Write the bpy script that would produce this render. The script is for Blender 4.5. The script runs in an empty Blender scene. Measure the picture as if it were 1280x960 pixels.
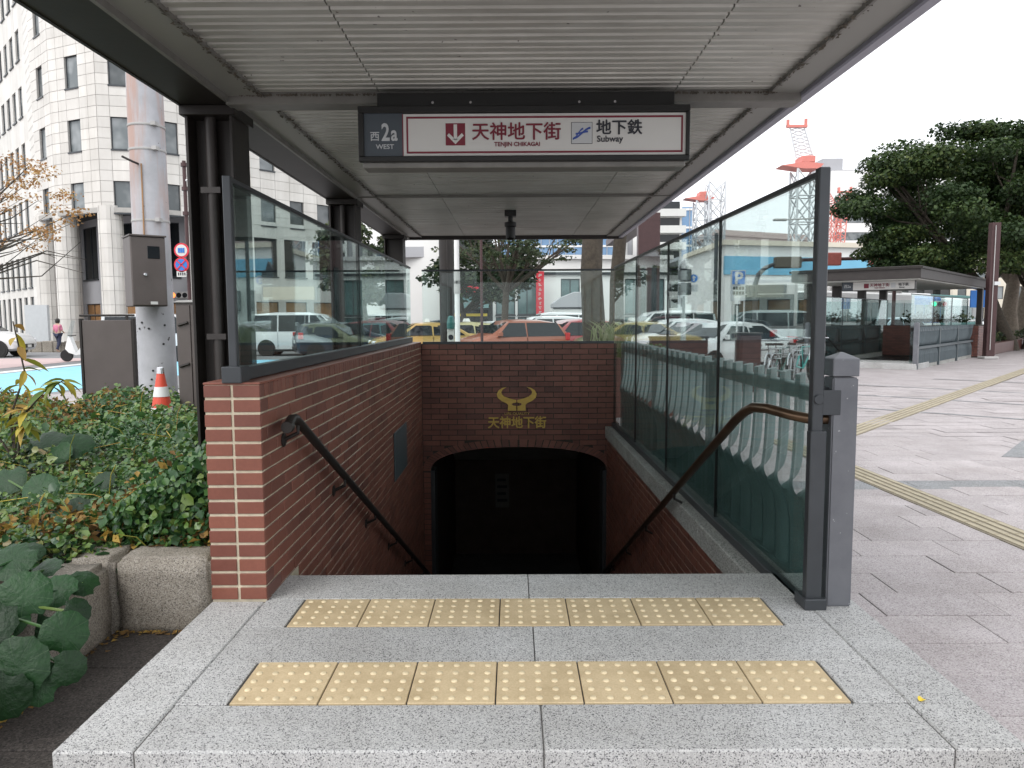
import bpy, bmesh, math, random
import numpy as np
from mathutils import Vector, Matrix
random.seed(7); rng = np.random.default_rng(7)
R = math.radians
SC = bpy.context.scene
COL = SC.collection

# ------------------------------------------------------------------ camera
F_PX = 930.0; PITCH = 0.0875731; YAW = -0.0028469; ROLL = -0.0050994; EYE = 1.45
def ray(px, py):
    u = (px - 640) / F_PX; v = (py - 480) / F_PX
    c, s = math.cos(ROLL), math.sin(ROLL); x = c * u + s * v; yc = -s * u + c * v
    c, s = math.cos(PITCH), math.sin(PITCH); z = -c * yc - s; y = c - s * yc
    c, s = math.cos(YAW), math.sin(YAW)
    return Vector((c * x + s * y, -s * x + c * y, z))
def gp(px, py, z=0.0):                      # point of a level surface seen at a photo pixel
    r = ray(px, py); return Vector((0, 0, EYE)) + r * ((z - EYE) / r.z)
def ap(px, py, Y):                          # point at a distance
    r = ray(px, py); return Vector((0, 0, EYE)) + r * (Y / r.y)
fw = ray(640, 480); rt = (ray(1640, 480) - fw).normalized(); up = (fw - ray(640, 1480)).normalized()
cam = bpy.data.cameras.new('camera'); camo = bpy.data.objects.new('camera', cam); COL.objects.link(camo)
cam.sensor_width = 36; cam.lens = F_PX * 36 / 1280; cam.clip_start = 0.05; cam.clip_end = 2000
camo.matrix_world = Matrix.Translation((0, 0, EYE)) @ Matrix((rt, up, -fw.normalized())).transposed().to_4x4()
SC.camera = camo

# ------------------------------------------------------------------ light: bright overcast day
SUN_EL, SUN_AZ = R(48), R(215)              # azimuth measured from +Y clockwise: behind and to the side of the camera
w = bpy.data.worlds.new('World'); SC.world = w; w.use_nodes = True
nt = w.node_tree; nt.nodes.clear()
sky = nt.nodes.new('ShaderNodeTexSky'); sky.sky_type = 'NISHITA'; sky.sun_disc = False
sky.sun_elevation = SUN_EL; sky.sun_rotation = SUN_AZ; sky.air_density = 1.0; sky.dust_density = 4.0; sky.ozone_density = 1.0
hs = nt.nodes.new('ShaderNodeHueSaturation'); hs.inputs['Saturation'].default_value = 0.12; hs.inputs['Value'].default_value = 1.0
mx = nt.nodes.new('ShaderNodeMix'); mx.data_type = 'RGBA'; mx.inputs[0].default_value = 0.72
mx.inputs[7].default_value = (10.2, 10.5, 10.9, 1)     # the even grey-white of closed cloud
bg = nt.nodes.new('ShaderNodeBackground'); bg.inputs['Strength'].default_value = 0.1
out = nt.nodes.new('ShaderNodeOutputWorld')
nt.links.new(sky.outputs[0], hs.inputs['Color']); nt.links.new(hs.outputs[0], mx.inputs[6])
nt.links.new(mx.outputs[2], bg.inputs[0]); nt.links.new(bg.outputs[0], out.inputs[0])
sl = bpy.data.lights.new('sun', 'SUN'); sl.energy = 0.6; sl.angle = R(35); sl.color = (1, .97, .93)
so = bpy.data.objects.new('sun', sl); COL.objects.link(so)
d = Vector((math.sin(SUN_AZ) * math.cos(SUN_EL), math.cos(SUN_AZ) * math.cos(SUN_EL), math.sin(SUN_EL)))
so.rotation_euler = d.to_track_quat('Z', 'Y').to_euler(); so.location = d * 60
SC.view_settings.view_transform = 'Standard'; SC.view_settings.look = 'None'
SC.view_settings.exposure = 0.95; SC.view_settings.gamma = 1.0; SC.view_settings.use_curve_mapping = False
SC.cycles.use_denoising = True; SC.cycles.max_bounces = 8; SC.cycles.transparent_max_bounces = 16
SC.cycles.diffuse_bounces = 4; SC.cycles.sample_clamp_indirect = 6

# ------------------------------------------------------------------ materials
M = {}
class N:                                     # a small node-tree builder
    def __init__(s, name):
        s.m = bpy.data.materials.new(name); s.m.use_nodes = True; s.t = s.m.node_tree; s.t.nodes.clear()
        s.o = s.t.nodes.new('ShaderNodeOutputMaterial'); M[name] = s.m
    def n(s, typ, ins=None, **kw):
        nd = s.t.nodes.new('ShaderNode' + typ)
        for k, v in kw.items(): setattr(nd, k, v)
        for k, v in (ins or {}).items():
            if isinstance(v, bpy.types.NodeSocket): s.t.links.new(v, nd.inputs[k])
            else: nd.inputs[k].default_value = v
        return nd
    def pos(s): return s.n('NewGeometry').outputs['Position']
    def obj(s): return s.n('TexCoord').outputs['Object']
    def noise(s, vec, scale, detail=3, rough=.55):
        return s.n('TexNoise', {'Vector': vec, 'Scale': scale, 'Detail': detail, 'Roughness': rough}).outputs[0]
    def ramp(s, fac, stops):
        nd = s.n('ValToRGB', {'Fac': fac}); el = nd.color_ramp.elements
        for i, (p, c) in enumerate(stops):
            e = el[i] if i < 2 else el.new(p)
            e.position = p; e.color = (*c, 1) if len(c) == 3 else c
        return nd.outputs[0]
    def mix(s, fac, a, b, mode='MIX'):
        nd = s.n('Mix', data_type='RGBA', blend_type=mode)
        for i, v in ((0, fac), (6, a), (7, b)):
            if isinstance(v, bpy.types.NodeSocket): s.t.links.new(v, nd.inputs[i])
            else: nd.inputs[i].default_value = v if i == 0 or len(v) == 4 else (*v, 1)
        return nd.outputs[2]
    def math(s, op, a, b=0.0):
        nd = s.n('Math', operation=op)
        for i, v in ((0, a), (1, b)):
            if isinstance(v, bpy.types.NodeSocket): s.t.links.new(v, nd.inputs[i])
            else: nd.inputs[i].default_value = v
        return nd.outputs[0]
    def rnd(s):                              # 0..1 per object plus per face attribute
        a = s.n('ObjectInfo').outputs['Random']; b = s.n('Attribute', attribute_name='rnd').outputs['Fac']
        return s.math('FRACT', s.math('ADD', a, b))
    def bsdf(s, col, rough=.5, metal=0., bump=None, bstr=.2, bdist=.01, spec=.5, **kw):
        b = s.n('BsdfPrincipled', {'Roughness': rough, 'Metallic': metal, 'Specular IOR Level': spec})
        if isinstance(col, bpy.types.NodeSocket): s.t.links.new(col, b.inputs['Base Color'])
        else: b.inputs['Base Color'].default_value = (*col, 1)
        for k, v in kw.items():
            if isinstance(v, bpy.types.NodeSocket): s.t.links.new(v, b.inputs[k])
            else: b.inputs[k].default_value = v
        if bump is not None:
            bp = s.n('Bump', {'Height': bump, 'Strength': bstr, 'Distance': bdist}); s.t.links.new(bp.outputs[0], b.inputs['Normal'])
        s.t.links.new(b.outputs[0], s.o.inputs[0]); return b
def plain(name, col, rough=.5, metal=0., var=.12, scale=6., bump=0., rv=0., spec=.5):
    m = N(name); p = m.pos(); nz = m.noise(p, scale, 4, .6)
    c = m.ramp(nz, [(.25, tuple(x * (1 - var) for x in col)), (.75, tuple(min(1, x * (1 + var)) for x in col))])
    if rv:
        v = m.math('ADD', m.math('MULTIPLY', m.rnd(), 2 * rv), 1 - rv)
        c = m.n('VectorMath', {0: c, 'Scale': v}, operation='SCALE').outputs[0]
    m.bsdf(c, rough, metal, m.noise(p, scale * 6, 3) if bump else None, bump, .006, spec)
    return m.m
def granite(name, base, dark, light, scale, rv=.06, rough=.75):
    m = N(name); p = m.pos()
    v = m.n('TexVoronoi', {'Vector': p, 'Scale': scale}).outputs['Color']
    s1 = m.n('SeparateColor', {0: v}).outputs[0]
    g = m.ramp(s1, [(0, dark), (.10, dark), (.2, base), (.62, base), (.8, light), (1, light)])
    n2 = m.noise(p, scale * .75, 3, .7)
    g = m.mix(m.ramp(n2, [(.56, (0, 0, 0)), (.66, (1, 1, 1))]), g, tuple(x * .45 for x in base))
    st = m.noise(p, 1.7, 5, .65)
    g = m.mix(.6, g, m.ramp(st, [(.3, (.55, .53, .5)), (.7, (1, 1, 1))]), 'MULTIPLY')
    v = m.math('ADD', m.math('MULTIPLY', m.rnd(), 2 * rv), 1 - rv)
    g = m.n('VectorMath', {0: g, 'Scale': v}, operation='SCALE').outputs[0]
    m.bsdf(g, rough, 0, m.noise(p, scale, 2), .25, .003, .35); return m.m
granite('granite', (.50, .50, .50), (.12, .12, .125), (.64, .64, .63), 280)
granite('curb_stone', (.275, .245, .205), (.12, .105, .09), (.38, .35, .31), 230)
granite('coping_granite', (.36, .36, .34), (.12, .12, .12), (.55, .55, .52), 170)
granite('paving', (.45, .405, .41), (.29, .26, .27), (.53, .495, .495), 190, .07)
granite('paving_grey', (.27, .28, .29), (.16, .16, .17), (.36, .36, .37), 140, .05)
granite('old_paving', (.062, .053, .049), (.03, .028, .026), (.10, .09, .082), 160, .10)
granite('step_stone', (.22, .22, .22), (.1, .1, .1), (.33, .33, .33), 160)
def brickmat(name, c1, c2, c3):
    m = N(name); p = m.pos(); r = m.rnd()
    c = m.ramp(r, [(0, c3), (.25, c1), (.6, c2), (.85, c1), (1, c3)])
    nz = m.noise(p, 70, 4, .65)
    c = m.mix(.32, c, m.ramp(nz, [(.3, (.66, .64, .64)), (.7, (1, 1, 1))]), 'MULTIPLY')
    st = m.noise(p, 3, 4, .6)
    c = m.mix(.45, c, m.ramp(st, [(.35, (.6, .56, .56)), (.65, (1, 1, 1))]), 'MULTIPLY')
    m.bsdf(c, .42, 0, nz, .14, .003, .45); return m.m
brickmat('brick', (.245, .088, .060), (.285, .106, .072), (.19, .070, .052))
brickmat('brick_shade', (.205, .082, .060), (.24, .096, .069), (.15, .064, .050))  # darker copy of the brick, shade put into the colour of the inner walls
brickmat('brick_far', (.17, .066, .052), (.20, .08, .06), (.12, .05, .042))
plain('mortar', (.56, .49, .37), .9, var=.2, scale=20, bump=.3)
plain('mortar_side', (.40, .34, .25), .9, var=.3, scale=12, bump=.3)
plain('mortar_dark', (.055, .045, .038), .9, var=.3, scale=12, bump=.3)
plain('joint', (.10, .095, .09), .9, var=.3, scale=20)
m = N('tactile'); p = m.pos(); nz = m.noise(p, 9, 5, .7)
c = m.ramp(nz, [(.3, (.55, .43, .265)), (.7, (.64, .51, .325))])
c = m.mix(.5, c, m.ramp(m.noise(p, 140, 2), [(.35, (.8, .78, .72)), (.6, (1, 1, 1))]), 'MULTIPLY')
gr = m.noise(p, 4.3, 5, .7); c = m.mix(.55, c, m.ramp(gr, [(.36, (.72, .69, .64)), (.55, (1, 1, 1))]), 'MULTIPLY')
v = m.math('ADD', m.math('MULTIPLY', m.rnd(), .14), .93); c = m.n('VectorMath', {0: c, 'Scale': v}, operation='SCALE').outputs[0]
m.bsdf(c, .6, 0, m.noise(p, 220, 2), .12, .002, .4)
plain('tactile_dot', (.66, .55, .36), .55, var=.22, scale=17)
plain('guide_tile', (.36, .31, .22), .7, var=.15, scale=14, rv=.06)
plain('guide_groove', (.22, .19, .14), .8, var=.2, scale=14)
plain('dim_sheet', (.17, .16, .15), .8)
plain('bronze', (.020, .016, .014), .5, .2, var=.25, scale=5, bump=.08)
plain('soffit_metal', (.20, .195, .18), .5, .2, var=.2, scale=6)
plain('bronze_light', (.040, .034, .032), .5, .2, var=.18, scale=4, bump=.06)
plain('rail_bronze', (.10, .062, .038), .28, .75, var=.3, scale=7)
plain('dark_frame', (.055, .060, .066), .4, .4, var=.15, scale=5)
m = N('bollard_paint'); p = m.pos()
c = m.ramp(m.noise(p, 4, 5, .6), [(.3, (.115, .12, .135)), (.7, (.17, .175, .19))])
chip = m.noise(p, 46, 3, .6); c = m.mix(m.ramp(chip, [(.69, (0, 0, 0)), (.715, (1, 1, 1))]), c, (.42, .42, .42))
m.bsdf(c, .42, .25, m.noise(p, 60, 2), .06, .003)
plain('slate_iron', (.075, .095, .105), .4, .2, var=.2, scale=4)
plain('box_brown', (.10, .083, .077), .5, .1, var=.12, scale=4, bump=.05)
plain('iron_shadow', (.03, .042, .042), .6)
plain('green_iron', (.165, .23, .225), .42, .05, var=.25, scale=4, bump=.05)
m = N('slat_paint'); p = m.pos()
c = m.ramp(m.noise(p, 1.3, 5, .65), [(.3, (.42, .42, .39)), (.7, (.60, .60, .56))])
sp = m.noise(p, 26, 2, .5); c = m.mix(m.ramp(sp, [(.73, (0, 0, 0)), (.76, (1, 1, 1))]), c, (.10, .09, .08))
mp = m.n('Mapping', {'Vector': p, 'Scale': (3, 45, 3)}); c = m.mix(.35, c, m.ramp(m.noise(mp.outputs[0], 1, 3), [(.35, (.6, .58, .54)), (.6, (1, 1, 1))]), 'MULTIPLY')
m.bsdf(c, .42, .25, None, spec=.4)
m = N('perforated'); p = m.pos()
ck = m.n('TexVoronoi', {'Vector': p, 'Scale': 95, 'Randomness': .05}).outputs['Distance']
c = m.ramp(ck, [(.22, (.05, .05, .05)), (.30, (.30, .30, .28))]); m.bsdf(c, .5, .3)
plain('fascia', (.30, .30, .36), .4, .3, var=.1, scale=3)
plain('grime', (.10, .088, .07), .95, var=.5, scale=30)
def glass(name, tint, refl=1.0, alpha=None):
    m = N(name)
    t = m.n('BsdfTransparent', {'Color': (*tint, 1)}); g = m.n('BsdfGlossy', {'Color': (.92, .97, .97, 1), 'Roughness': 0.0})
    f = m.n('Fresnel', {'IOR': 1.5}).outputs[0]
    f = m.math('MULTIPLY', f, refl)
    mx = m.n('MixShader', {0: f, 1: t.outputs[0], 2: g.outputs[0]}); m.t.links.new(mx.outputs[0], m.o.inputs[0]); return m.m
glass('screen_glass', (.91, .96, .95), .45)
glass('screen_glass_side', (.87, .94, .93), .36)
glass('glass_edge', (.25, .42, .38), 1)
m = N('window_glass'); p = m.pos(); c = m.ramp(m.noise(p, .9, 2), [(.40, (.10, .115, .12)), (.60, (.20, .215, .22))]); v = m.math('ADD', m.math('MULTIPLY', m.rnd(), .9), .5); c = m.n('VectorMath', {0: c, 'Scale': v}, operation='SCALE').outputs[0]; m.bsdf(c, .08, 0, m.noise(p, .7, 2), .05, .05, spec=.6)
plain('dark_glass', (.012, .015, .018), .06, var=.2, scale=1, spec=.45)
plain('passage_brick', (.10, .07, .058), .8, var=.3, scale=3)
plain('blue_glass', (.16, .27, .42), .12, .3, var=.2, scale=.3)
plain('teal_glass', (.10, .17, .17), .08, 0, var=.3, scale=.8, spec=.8)
m = N('tile_panel'); p = m.pos()
c = m.ramp(m.noise(p, .8, 4), [(.3, (.61, .585, .545)), (.7, (.69, .665, .625))])
mp = m.n('Mapping', {'Vector': p, 'Scale': (2.2, 2.2, .12)}); c = m.mix(.5, c, m.ramp(m.noise(mp.outputs[0], 1, 4, .6), [(.35, (.80, .79, .77)), (.6, (1, 1, 1))]), 'MULTIPLY')
v = m.math('ADD', m.math('MULTIPLY', m.rnd(), .16), .91); c = m.n('VectorMath', {0: c, 'Scale': v}, operation='SCALE').outputs[0]; m.bsdf(c, .5)
plain('tile_joint', (.40, .385, .36), .9, var=.1)
plain('white_wall', (.78, .77, .75), .7, var=.06, scale=.4)
plain('pink_wall', (.62, .50, .47), .8, var=.06, scale=.4)
plain('grey_wall', (.42, .42, .44), .8, var=.08, scale=.3)
plain('sky_blue_paint', (.17, .44, .62), .5, var=.08, scale=.5)
plain('cream_wall', (.66, .60, .50), .8, var=.08, scale=.5)
plain('dark_shop', (.03, .034, .034), .5, var=.3, scale=1)
plain('timber', (.32, .17, .07), .5, var=.3, scale=2)
plain('red_paint', (.50, .035, .035), .45, var=.12, scale=3)
plain('banner_red', (.60, .03, .05), .6, var=.08, scale=2)
plain('sign_maroon', (.17, .012, .028), .45, var=.06)
plain('sign_white', (.60, .60, .575), .4, var=.03, scale=2)
plain('sign_slate', (.055, .07, .085), .4, var=.1)
plain('black', (.008, .008, .008), .4, var=.2)
plain('ink', (.02, .022, .03), .45, var=.1)
plain('sign_blue', (.03, .07, .30), .4, var=.05)
plain('bright_blue', (.02, .17, .55), .4, var=.05)
plain('sign_pale', (.48, .50, .51), .45, var=.05)
plain('pole_brown', (.062, .030, .030), .45, .2, var=.15)
plain('signal_brown', (.26, .075, .065), .5, var=.15)
plain('gold', (.50, .34, .085), .35, .55, var=.12, scale=20)
plain('asphalt', (.20, .20, .205), .9, var=.25, scale=1.2, bump=.3)
plain('white_line', (.75, .75, .73), .8, var=.12, scale=5)
plain('lane_blue', (.26, .56, .70), .85, var=.12, scale=3)
plain('walk_pink', (.50, .38, .37), .85, var=.12, scale=2)
plain('concrete', (.42, .41, .40), .85, var=.12, scale=3)
plain('soil', (.045, .035, .025), .95, var=.4, scale=14, bump=.6)
plain('bark', (.06, .049, .037), .95, var=.4, scale=16, bump=.8)
plain('bark_pale', (.20, .165, .13), .95, var=.35, scale=10, bump=.6)
m = N('pole_concrete'); p = m.pos()
c = m.ramp(m.noise(p, 2.5, 5, .65), [(.3, (.36, .36, .38)), (.7, (.50, .50, .53))])
mp = m.n('Mapping', {'Vector': p, 'Scale': (9, 9, 1.0)}); st = m.noise(mp.outputs[0], 1, 4, .6)
z = m.n('SeparateXYZ', {0: p}).outputs[2]; hi = m.n('MapRange', {0: z, 1: 1.9, 2: 3.2}).outputs[0]
c = m.mix(m.math('MULTIPLY', m.ramp(st, [(.42, (0, 0, 0)), (.62, (1, 1, 1))]), hi), c, (.45, .315, .275))
sp = m.noise(p, 14, 2, .5); c = m.mix(m.ramp(sp, [(.71, (0, 0, 0)), (.75, (1, 1, 1))]), c, (.10, .09, .09))
m.bsdf(c, .75, 0, m.noise(p, 30, 3), .2, .01)
plain('tyre', (.018, .018, .018), .8, var=.2)
plain('rim', (.45, .45, .47), .3, .7, var=.1)
plain('chrome', (.6, .6, .62), .2, .9, var=.05)
plain('lamp_clear', (.75, .76, .78), .15, var=.1)
plain('lamp_red', (.45, .015, .015), .2, var=.1)
plain('seat_dark', (.03, .03, .03), .7, var=.2)
plain('cone_red', (.62, .07, .035), .5, var=.08, scale=9)
plain('white_plastic', (.75, .75, .74), .4, var=.05)
plain('yellow_paint', (.75, .55, .05), .5, var=.1)
plain('teal_paint', (.03, .14, .13), .5, var=.1)
plain('steel_white', (.62, .63, .64), .5, .2, var=.06)
plain('crane_red', (.62, .20, .165), .5, var=.08)  # red made paler, the haze of distance is mixed into the colour
plain('skin', (.52, .34, .26), .6, var=.05)
plain('pink_cloth', (.60, .20, .30), .85, var=.1)
plain('navy_cloth', (.03, .035, .07), .85, var=.1)
plain('hair', (.015, .012, .01), .6, var=.1)
m = N('car_paint'); c = m.n('ObjectInfo').outputs['Color']
m.bsdf(c, .28, .15, None, **{'Coat Weight': .6, 'Coat Roughness': .06})
def leafmat(name, stops, rough=.5, spec=.35, tr=.25):
    m = N(name); r = m.rnd(); c = m.ramp(r, stops)
    b = m.bsdf(c, rough, 0, None, spec=spec)
    t = m.n('BsdfTranslucent', {'Color': c}); mx = m.n('MixShader', {0: tr, 1: b.outputs[0], 2: t.outputs[0]})
    m.t.links.new(mx.outputs[0], m.o.inputs[0]); return m.m
leafmat('ivy_leaf', [(0, (.017, .052, .022)), (.35, (.036, .098, .034)), (.62, (.070, .158, .042)), (.82, (.145, .235, .05)), (.93, (.18, .23, .06)), (.97, (.25, .20, .08)), (1, (.28, .20, .07))], .33, .55)
leafmat('brown_leaf', [(0, (.13, .075, .03)), (.5, (.26, .15, .05)), (1, (.42, .28, .06))], .7)
leafmat('camphor_leaf', [(0, (.014, .030, .011)), (.45, (.028, .055, .016)), (.8, (.055, .09, .022)), (1, (.10, .125, .035))], .55)
leafmat('dark_leaf', [(0, (.022, .040, .022)), (.6, (.045, .068, .03)), (1, (.10, .115, .05))], .55)
leafmat('orange_leaf', [(0, (.28, .13, .04)), (.5, (.42, .22, .08)), (1, (.5, .33, .14))], .6)
leafmat('yellow_leaf', [(0, (.10, .16, .03)), (.35, (.22, .25, .04)), (.7, (.45, .36, .05)), (1, (.36, .20, .06))], .5)
leafmat('pale_blade', [(0, (.16, .20, .09)), (.6, (.28, .30, .17)), (1, (.38, .36, .24))], .6)
m = N('round_leaf'); o = m.obj()
ang = m.n('TexGradient', {'Vector': o}, gradient_type='RADIAL').outputs[1]
vein = m.math('ABSOLUTE', m.math('SUBTRACT', m.math('FRACT', m.math('MULTIPLY', ang, 9)), .5))
c = m.ramp(vein, [(0, (.055, .115, .045)), (.03, (.014, .052, .016)), (.5, (.020, .068, .020))])
c = m.mix(.5, c, m.ramp(m.noise(m.pos(), 14, 3), [(.3, (.6, .7, .6)), (.7, (1, 1, 1))]), 'MULTIPLY')
v = m.math('ADD', m.math('MULTIPLY', m.rnd(), .7), .38); c = m.n('VectorMath', {0: c, 'Scale': v}, operation='SCALE').outputs[0]
m.bsdf(c, .42, 0, m.noise(m.pos(), 38, 4), .55, .012, .26)
m = N('signal_green'); e = m.n('Emission', {'Color': (.05, 1, .45, 1), 'Strength': 1.6}); m.t.links.new(e.outputs[0], m.o.inputs[0])
m = N('signal_amber'); e = m.n('Emission', {'Color': (1, .22, .05, 1), 'Strength': 1.6}); m.t.links.new(e.outputs[0], m.o.inputs[0])

# ------------------------------------------------------------------ geometry helpers
class MB:
    def __init__(s): s.v = []; s.f = []; s.r = []
    def add(s, vs, fs, r=None):
        b = len(s.v); s.v += [tuple(v) for v in vs]; s.f += [tuple(i + b for i in f) for f in fs]
        s.r += [random.random() if r is None else r] * len(fs); return s
    def box(s, x0, y0, z0, x1, y1, z1, r=None):
        return s.add([(x0, y0, z0), (x1, y0, z0), (x1, y1, z0), (x0, y1, z0), (x0, y0, z1), (x1, y0, z1), (x1, y1, z1), (x0, y1, z1)],
                     [(0, 3, 2, 1), (4, 5, 6, 7), (0, 1, 5, 4), (1, 2, 6, 5), (2, 3, 7, 6), (3, 0, 4, 7)], r)
    def prism(s, poly, a, b, plane='xz'):    # polygon in a plane, extruded along the third axis from a to b
        g = {'xz': lambda p, t: (p[0], t, p[1]), 'xy': lambda p, t: (p[0], p[1], t), 'yz': lambda p, t: (t, p[0], p[1])}[plane]
        n = len(poly)
        return s.add([g(p, a) for p in poly] + [g(p, b) for p in poly],
                     [tuple(range(n))[::-1], tuple(range(n, 2 * n))] + [(i, (i + 1) % n, n + (i + 1) % n, n + i) for i in range(n)])
    def tube(s, pts, r, n=8, cap=True, sq=None):
        pts = [Vector(p) for p in pts]; k = len(pts); rs = r if isinstance(r, (list, tuple)) else [r] * k
        vs = []; fs = []; u = None
        for i, p in enumerate(pts):
            t = (pts[min(i + 1, k - 1)] - pts[max(i - 1, 0)]).normalized()
            if u is None: u = t.orthogonal().normalized()
            u = (u - t * u.dot(t)); u = u.normalized() if u.length > 1e-6 else t.orthogonal().normalized()
            w_ = t.cross(u)
            for j in range(n):
                a = 2 * math.pi * (j + .5) / n; vs.append(p + (u * math.cos(a) + w_ * math.sin(a)) * rs[i])
        for i in range(k - 1):
            for j in range(n): fs.append((i * n + j, i * n + (j + 1) % n, (i + 1) * n + (j + 1) % n, (i + 1) * n + j))
        if cap: fs += [tuple(range(n))[::-1], tuple(range((k - 1) * n, k * n))]
        return s.add(vs, fs)
    def lathe(s, prof, c=(0, 0, 0), n=16, axis='z'):
        vs = []; fs = []; k = len(prof)
        for r, h in prof:
            for j in range(n):
                a = 2 * math.pi * j / n; x, y = r * math.cos(a), r * math.sin(a)
                q = {'z': (x, y, h), 'y': (x, h, y), 'x': (h, x, y)}[axis]
                vs.append((q[0] + c[0], q[1] + c[1], q[2] + c[2]))
        for i in range(k - 1):
            for j in range(n): fs.append((i * n + j, i * n + (j + 1) % n, (i + 1) * n + (j + 1) % n, (i + 1) * n + j))
        fs += [tuple(range(n))[::-1], tuple(range((k - 1) * n, k * n))]
        return s.add(vs, fs)
    def loft(s, rings, cap=True):
        n = len(rings[0]); k = len(rings); vs = [p for r_ in rings for p in r_]
        fs = [(i * n + j, i * n + (j + 1) % n, (i + 1) * n + (j + 1) % n, (i + 1) * n + j) for i in range(k - 1) for j in range(n)]
        if cap: fs += [tuple(range(n))[::-1], tuple(range((k - 1) * n, k * n))]
        return s.add(vs, fs)
    def xf(s, mt): s.v = [tuple(mt @ Vector(v)) for v in s.v]; return s
    def mesh(s, name, mat, bevel=0, smooth=False, fix=True, seg=1):
        me = bpy.data.meshes.new(name); me.from_pydata(s.v, [], s.f)
        at = me.attributes.new('rnd', 'FLOAT', 'FACE'); at.data.foreach_set('value', s.r if not bevel else [0] * len(s.r))
        if fix or bevel:
            bm = bmesh.new(); bm.from_mesh(me)
            if fix: bmesh.ops.recalc_face_normals(bm, faces=bm.faces)
            if bevel: bmesh.ops.bevel(bm, geom=list(bm.edges), offset=bevel, segments=seg, affect='EDGES', clamp_overlap=True)
            bm.to_mesh(me); bm.free()
        me.materials.append(M[mat] if isinstance(mat, str) else mat)
        if smooth:
            me.polygons.foreach_set('use_smooth', [True] * len(me.polygons)); me.set_sharp_from_angle(angle=R(40))
        return me
def org(o):
    v = Vector((0, 0, 0))
    while o is not None: v += o.location; o = o.parent
    return v
def link(name, me, parent=None, loc=(0, 0, 0), rot=None):
    o = bpy.data.objects.new(name, me); COL.objects.link(o); o.location = loc
    if rot is not None: o.rotation_euler = rot
    if parent is not None: o.parent = parent
    return o
def part(name, mb, mat, parent, bevel=0, smooth=False, world=True, kind=None, label=None, seg=1, fix=True):
    if world and parent is not None:
        q = org(parent)
        if q.length > 0: mb.v = [(a[0] - q.x, a[1] - q.y, a[2] - q.z) for a in mb.v]
    o = link(name, mb.mesh(name, mat, bevel, smooth, fix, seg), parent)
    if kind: o['kind'] = kind
    if label: o['label'] = label
    return o
def tag(o, label, cat, group=None):
    o['label'] = label; o['category'] = cat
    if group: o['group'] = group
    return o
def thing(name, label, cat, loc=(0, 0, 0), rz=0, group=None):
    o = bpy.data.objects.new(name, None); COL.objects.link(o); o.location = loc; o.rotation_euler = (0, 0, rz); o.empty_display_size = .1
    return tag(o, label, cat, group)
def solo(name, mb, mat, label, cat, loc=(0, 0, 0), group=None, **kw):
    mb.v = [(a[0] - loc[0], a[1] - loc[1], a[2] - loc[2]) for a in mb.v]
    o = part(name, mb, mat, None, **kw); o.location = loc; return tag(o, label, cat, group)
def structure(name, mb, mat, **kw):
    o = part(name, mb, mat, None, **kw); o['kind'] = 'structure'; return o
def copy_tree(o, parent=None):
    c = o.copy(); COL.objects.link(c)
    if parent is not None: c.parent = parent
    for ch in [x for x in o.children]: copy_tree(ch, c)
    return c
def txt(name, body, size, parent, mat, loc, rot=(R(90), 0, 0), bold=0.0, ext=.001, align='CENTER', sx=1.0, world=True):
    cu = bpy.data.curves.new(name, 'FONT'); cu.body = body; cu.size = size; cu.extrude = ext; cu.offset = bold if body.isascii() else 0; cu.align_x = align; cu.resolution_u = 3
    ob = bpy.data.objects.new(name, cu); COL.objects.link(ob)
    me = bpy.data.meshes.new_from_object(ob.evaluated_get(bpy.context.evaluated_depsgraph_get())); bpy.data.objects.remove(ob)
    if bold and not body.isascii():          # heavier strokes: the outline repeated a hair's breadth apart
        bm = bmesh.new()
        for i, (dx, dy) in enumerate(((0, 0), (bold, 0), (-bold, 0), (0, bold * .8), (0, -bold * .8))):
            n0 = len(bm.verts); bm.from_mesh(me); bm.verts.ensure_lookup_table()
            bmesh.ops.translate(bm, verts=bm.verts[n0:], vec=(dx, dy, .00025 * i))
        bm.to_mesh(me); bm.free()
    me.materials.clear(); me.materials.append(M[mat]); me.name = name
    o = link(name, me, parent, Vector(loc) - (org(parent) if world and parent else Vector()), rot); o.scale = (sx, 1, 1); return o
_unit = {}
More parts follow.
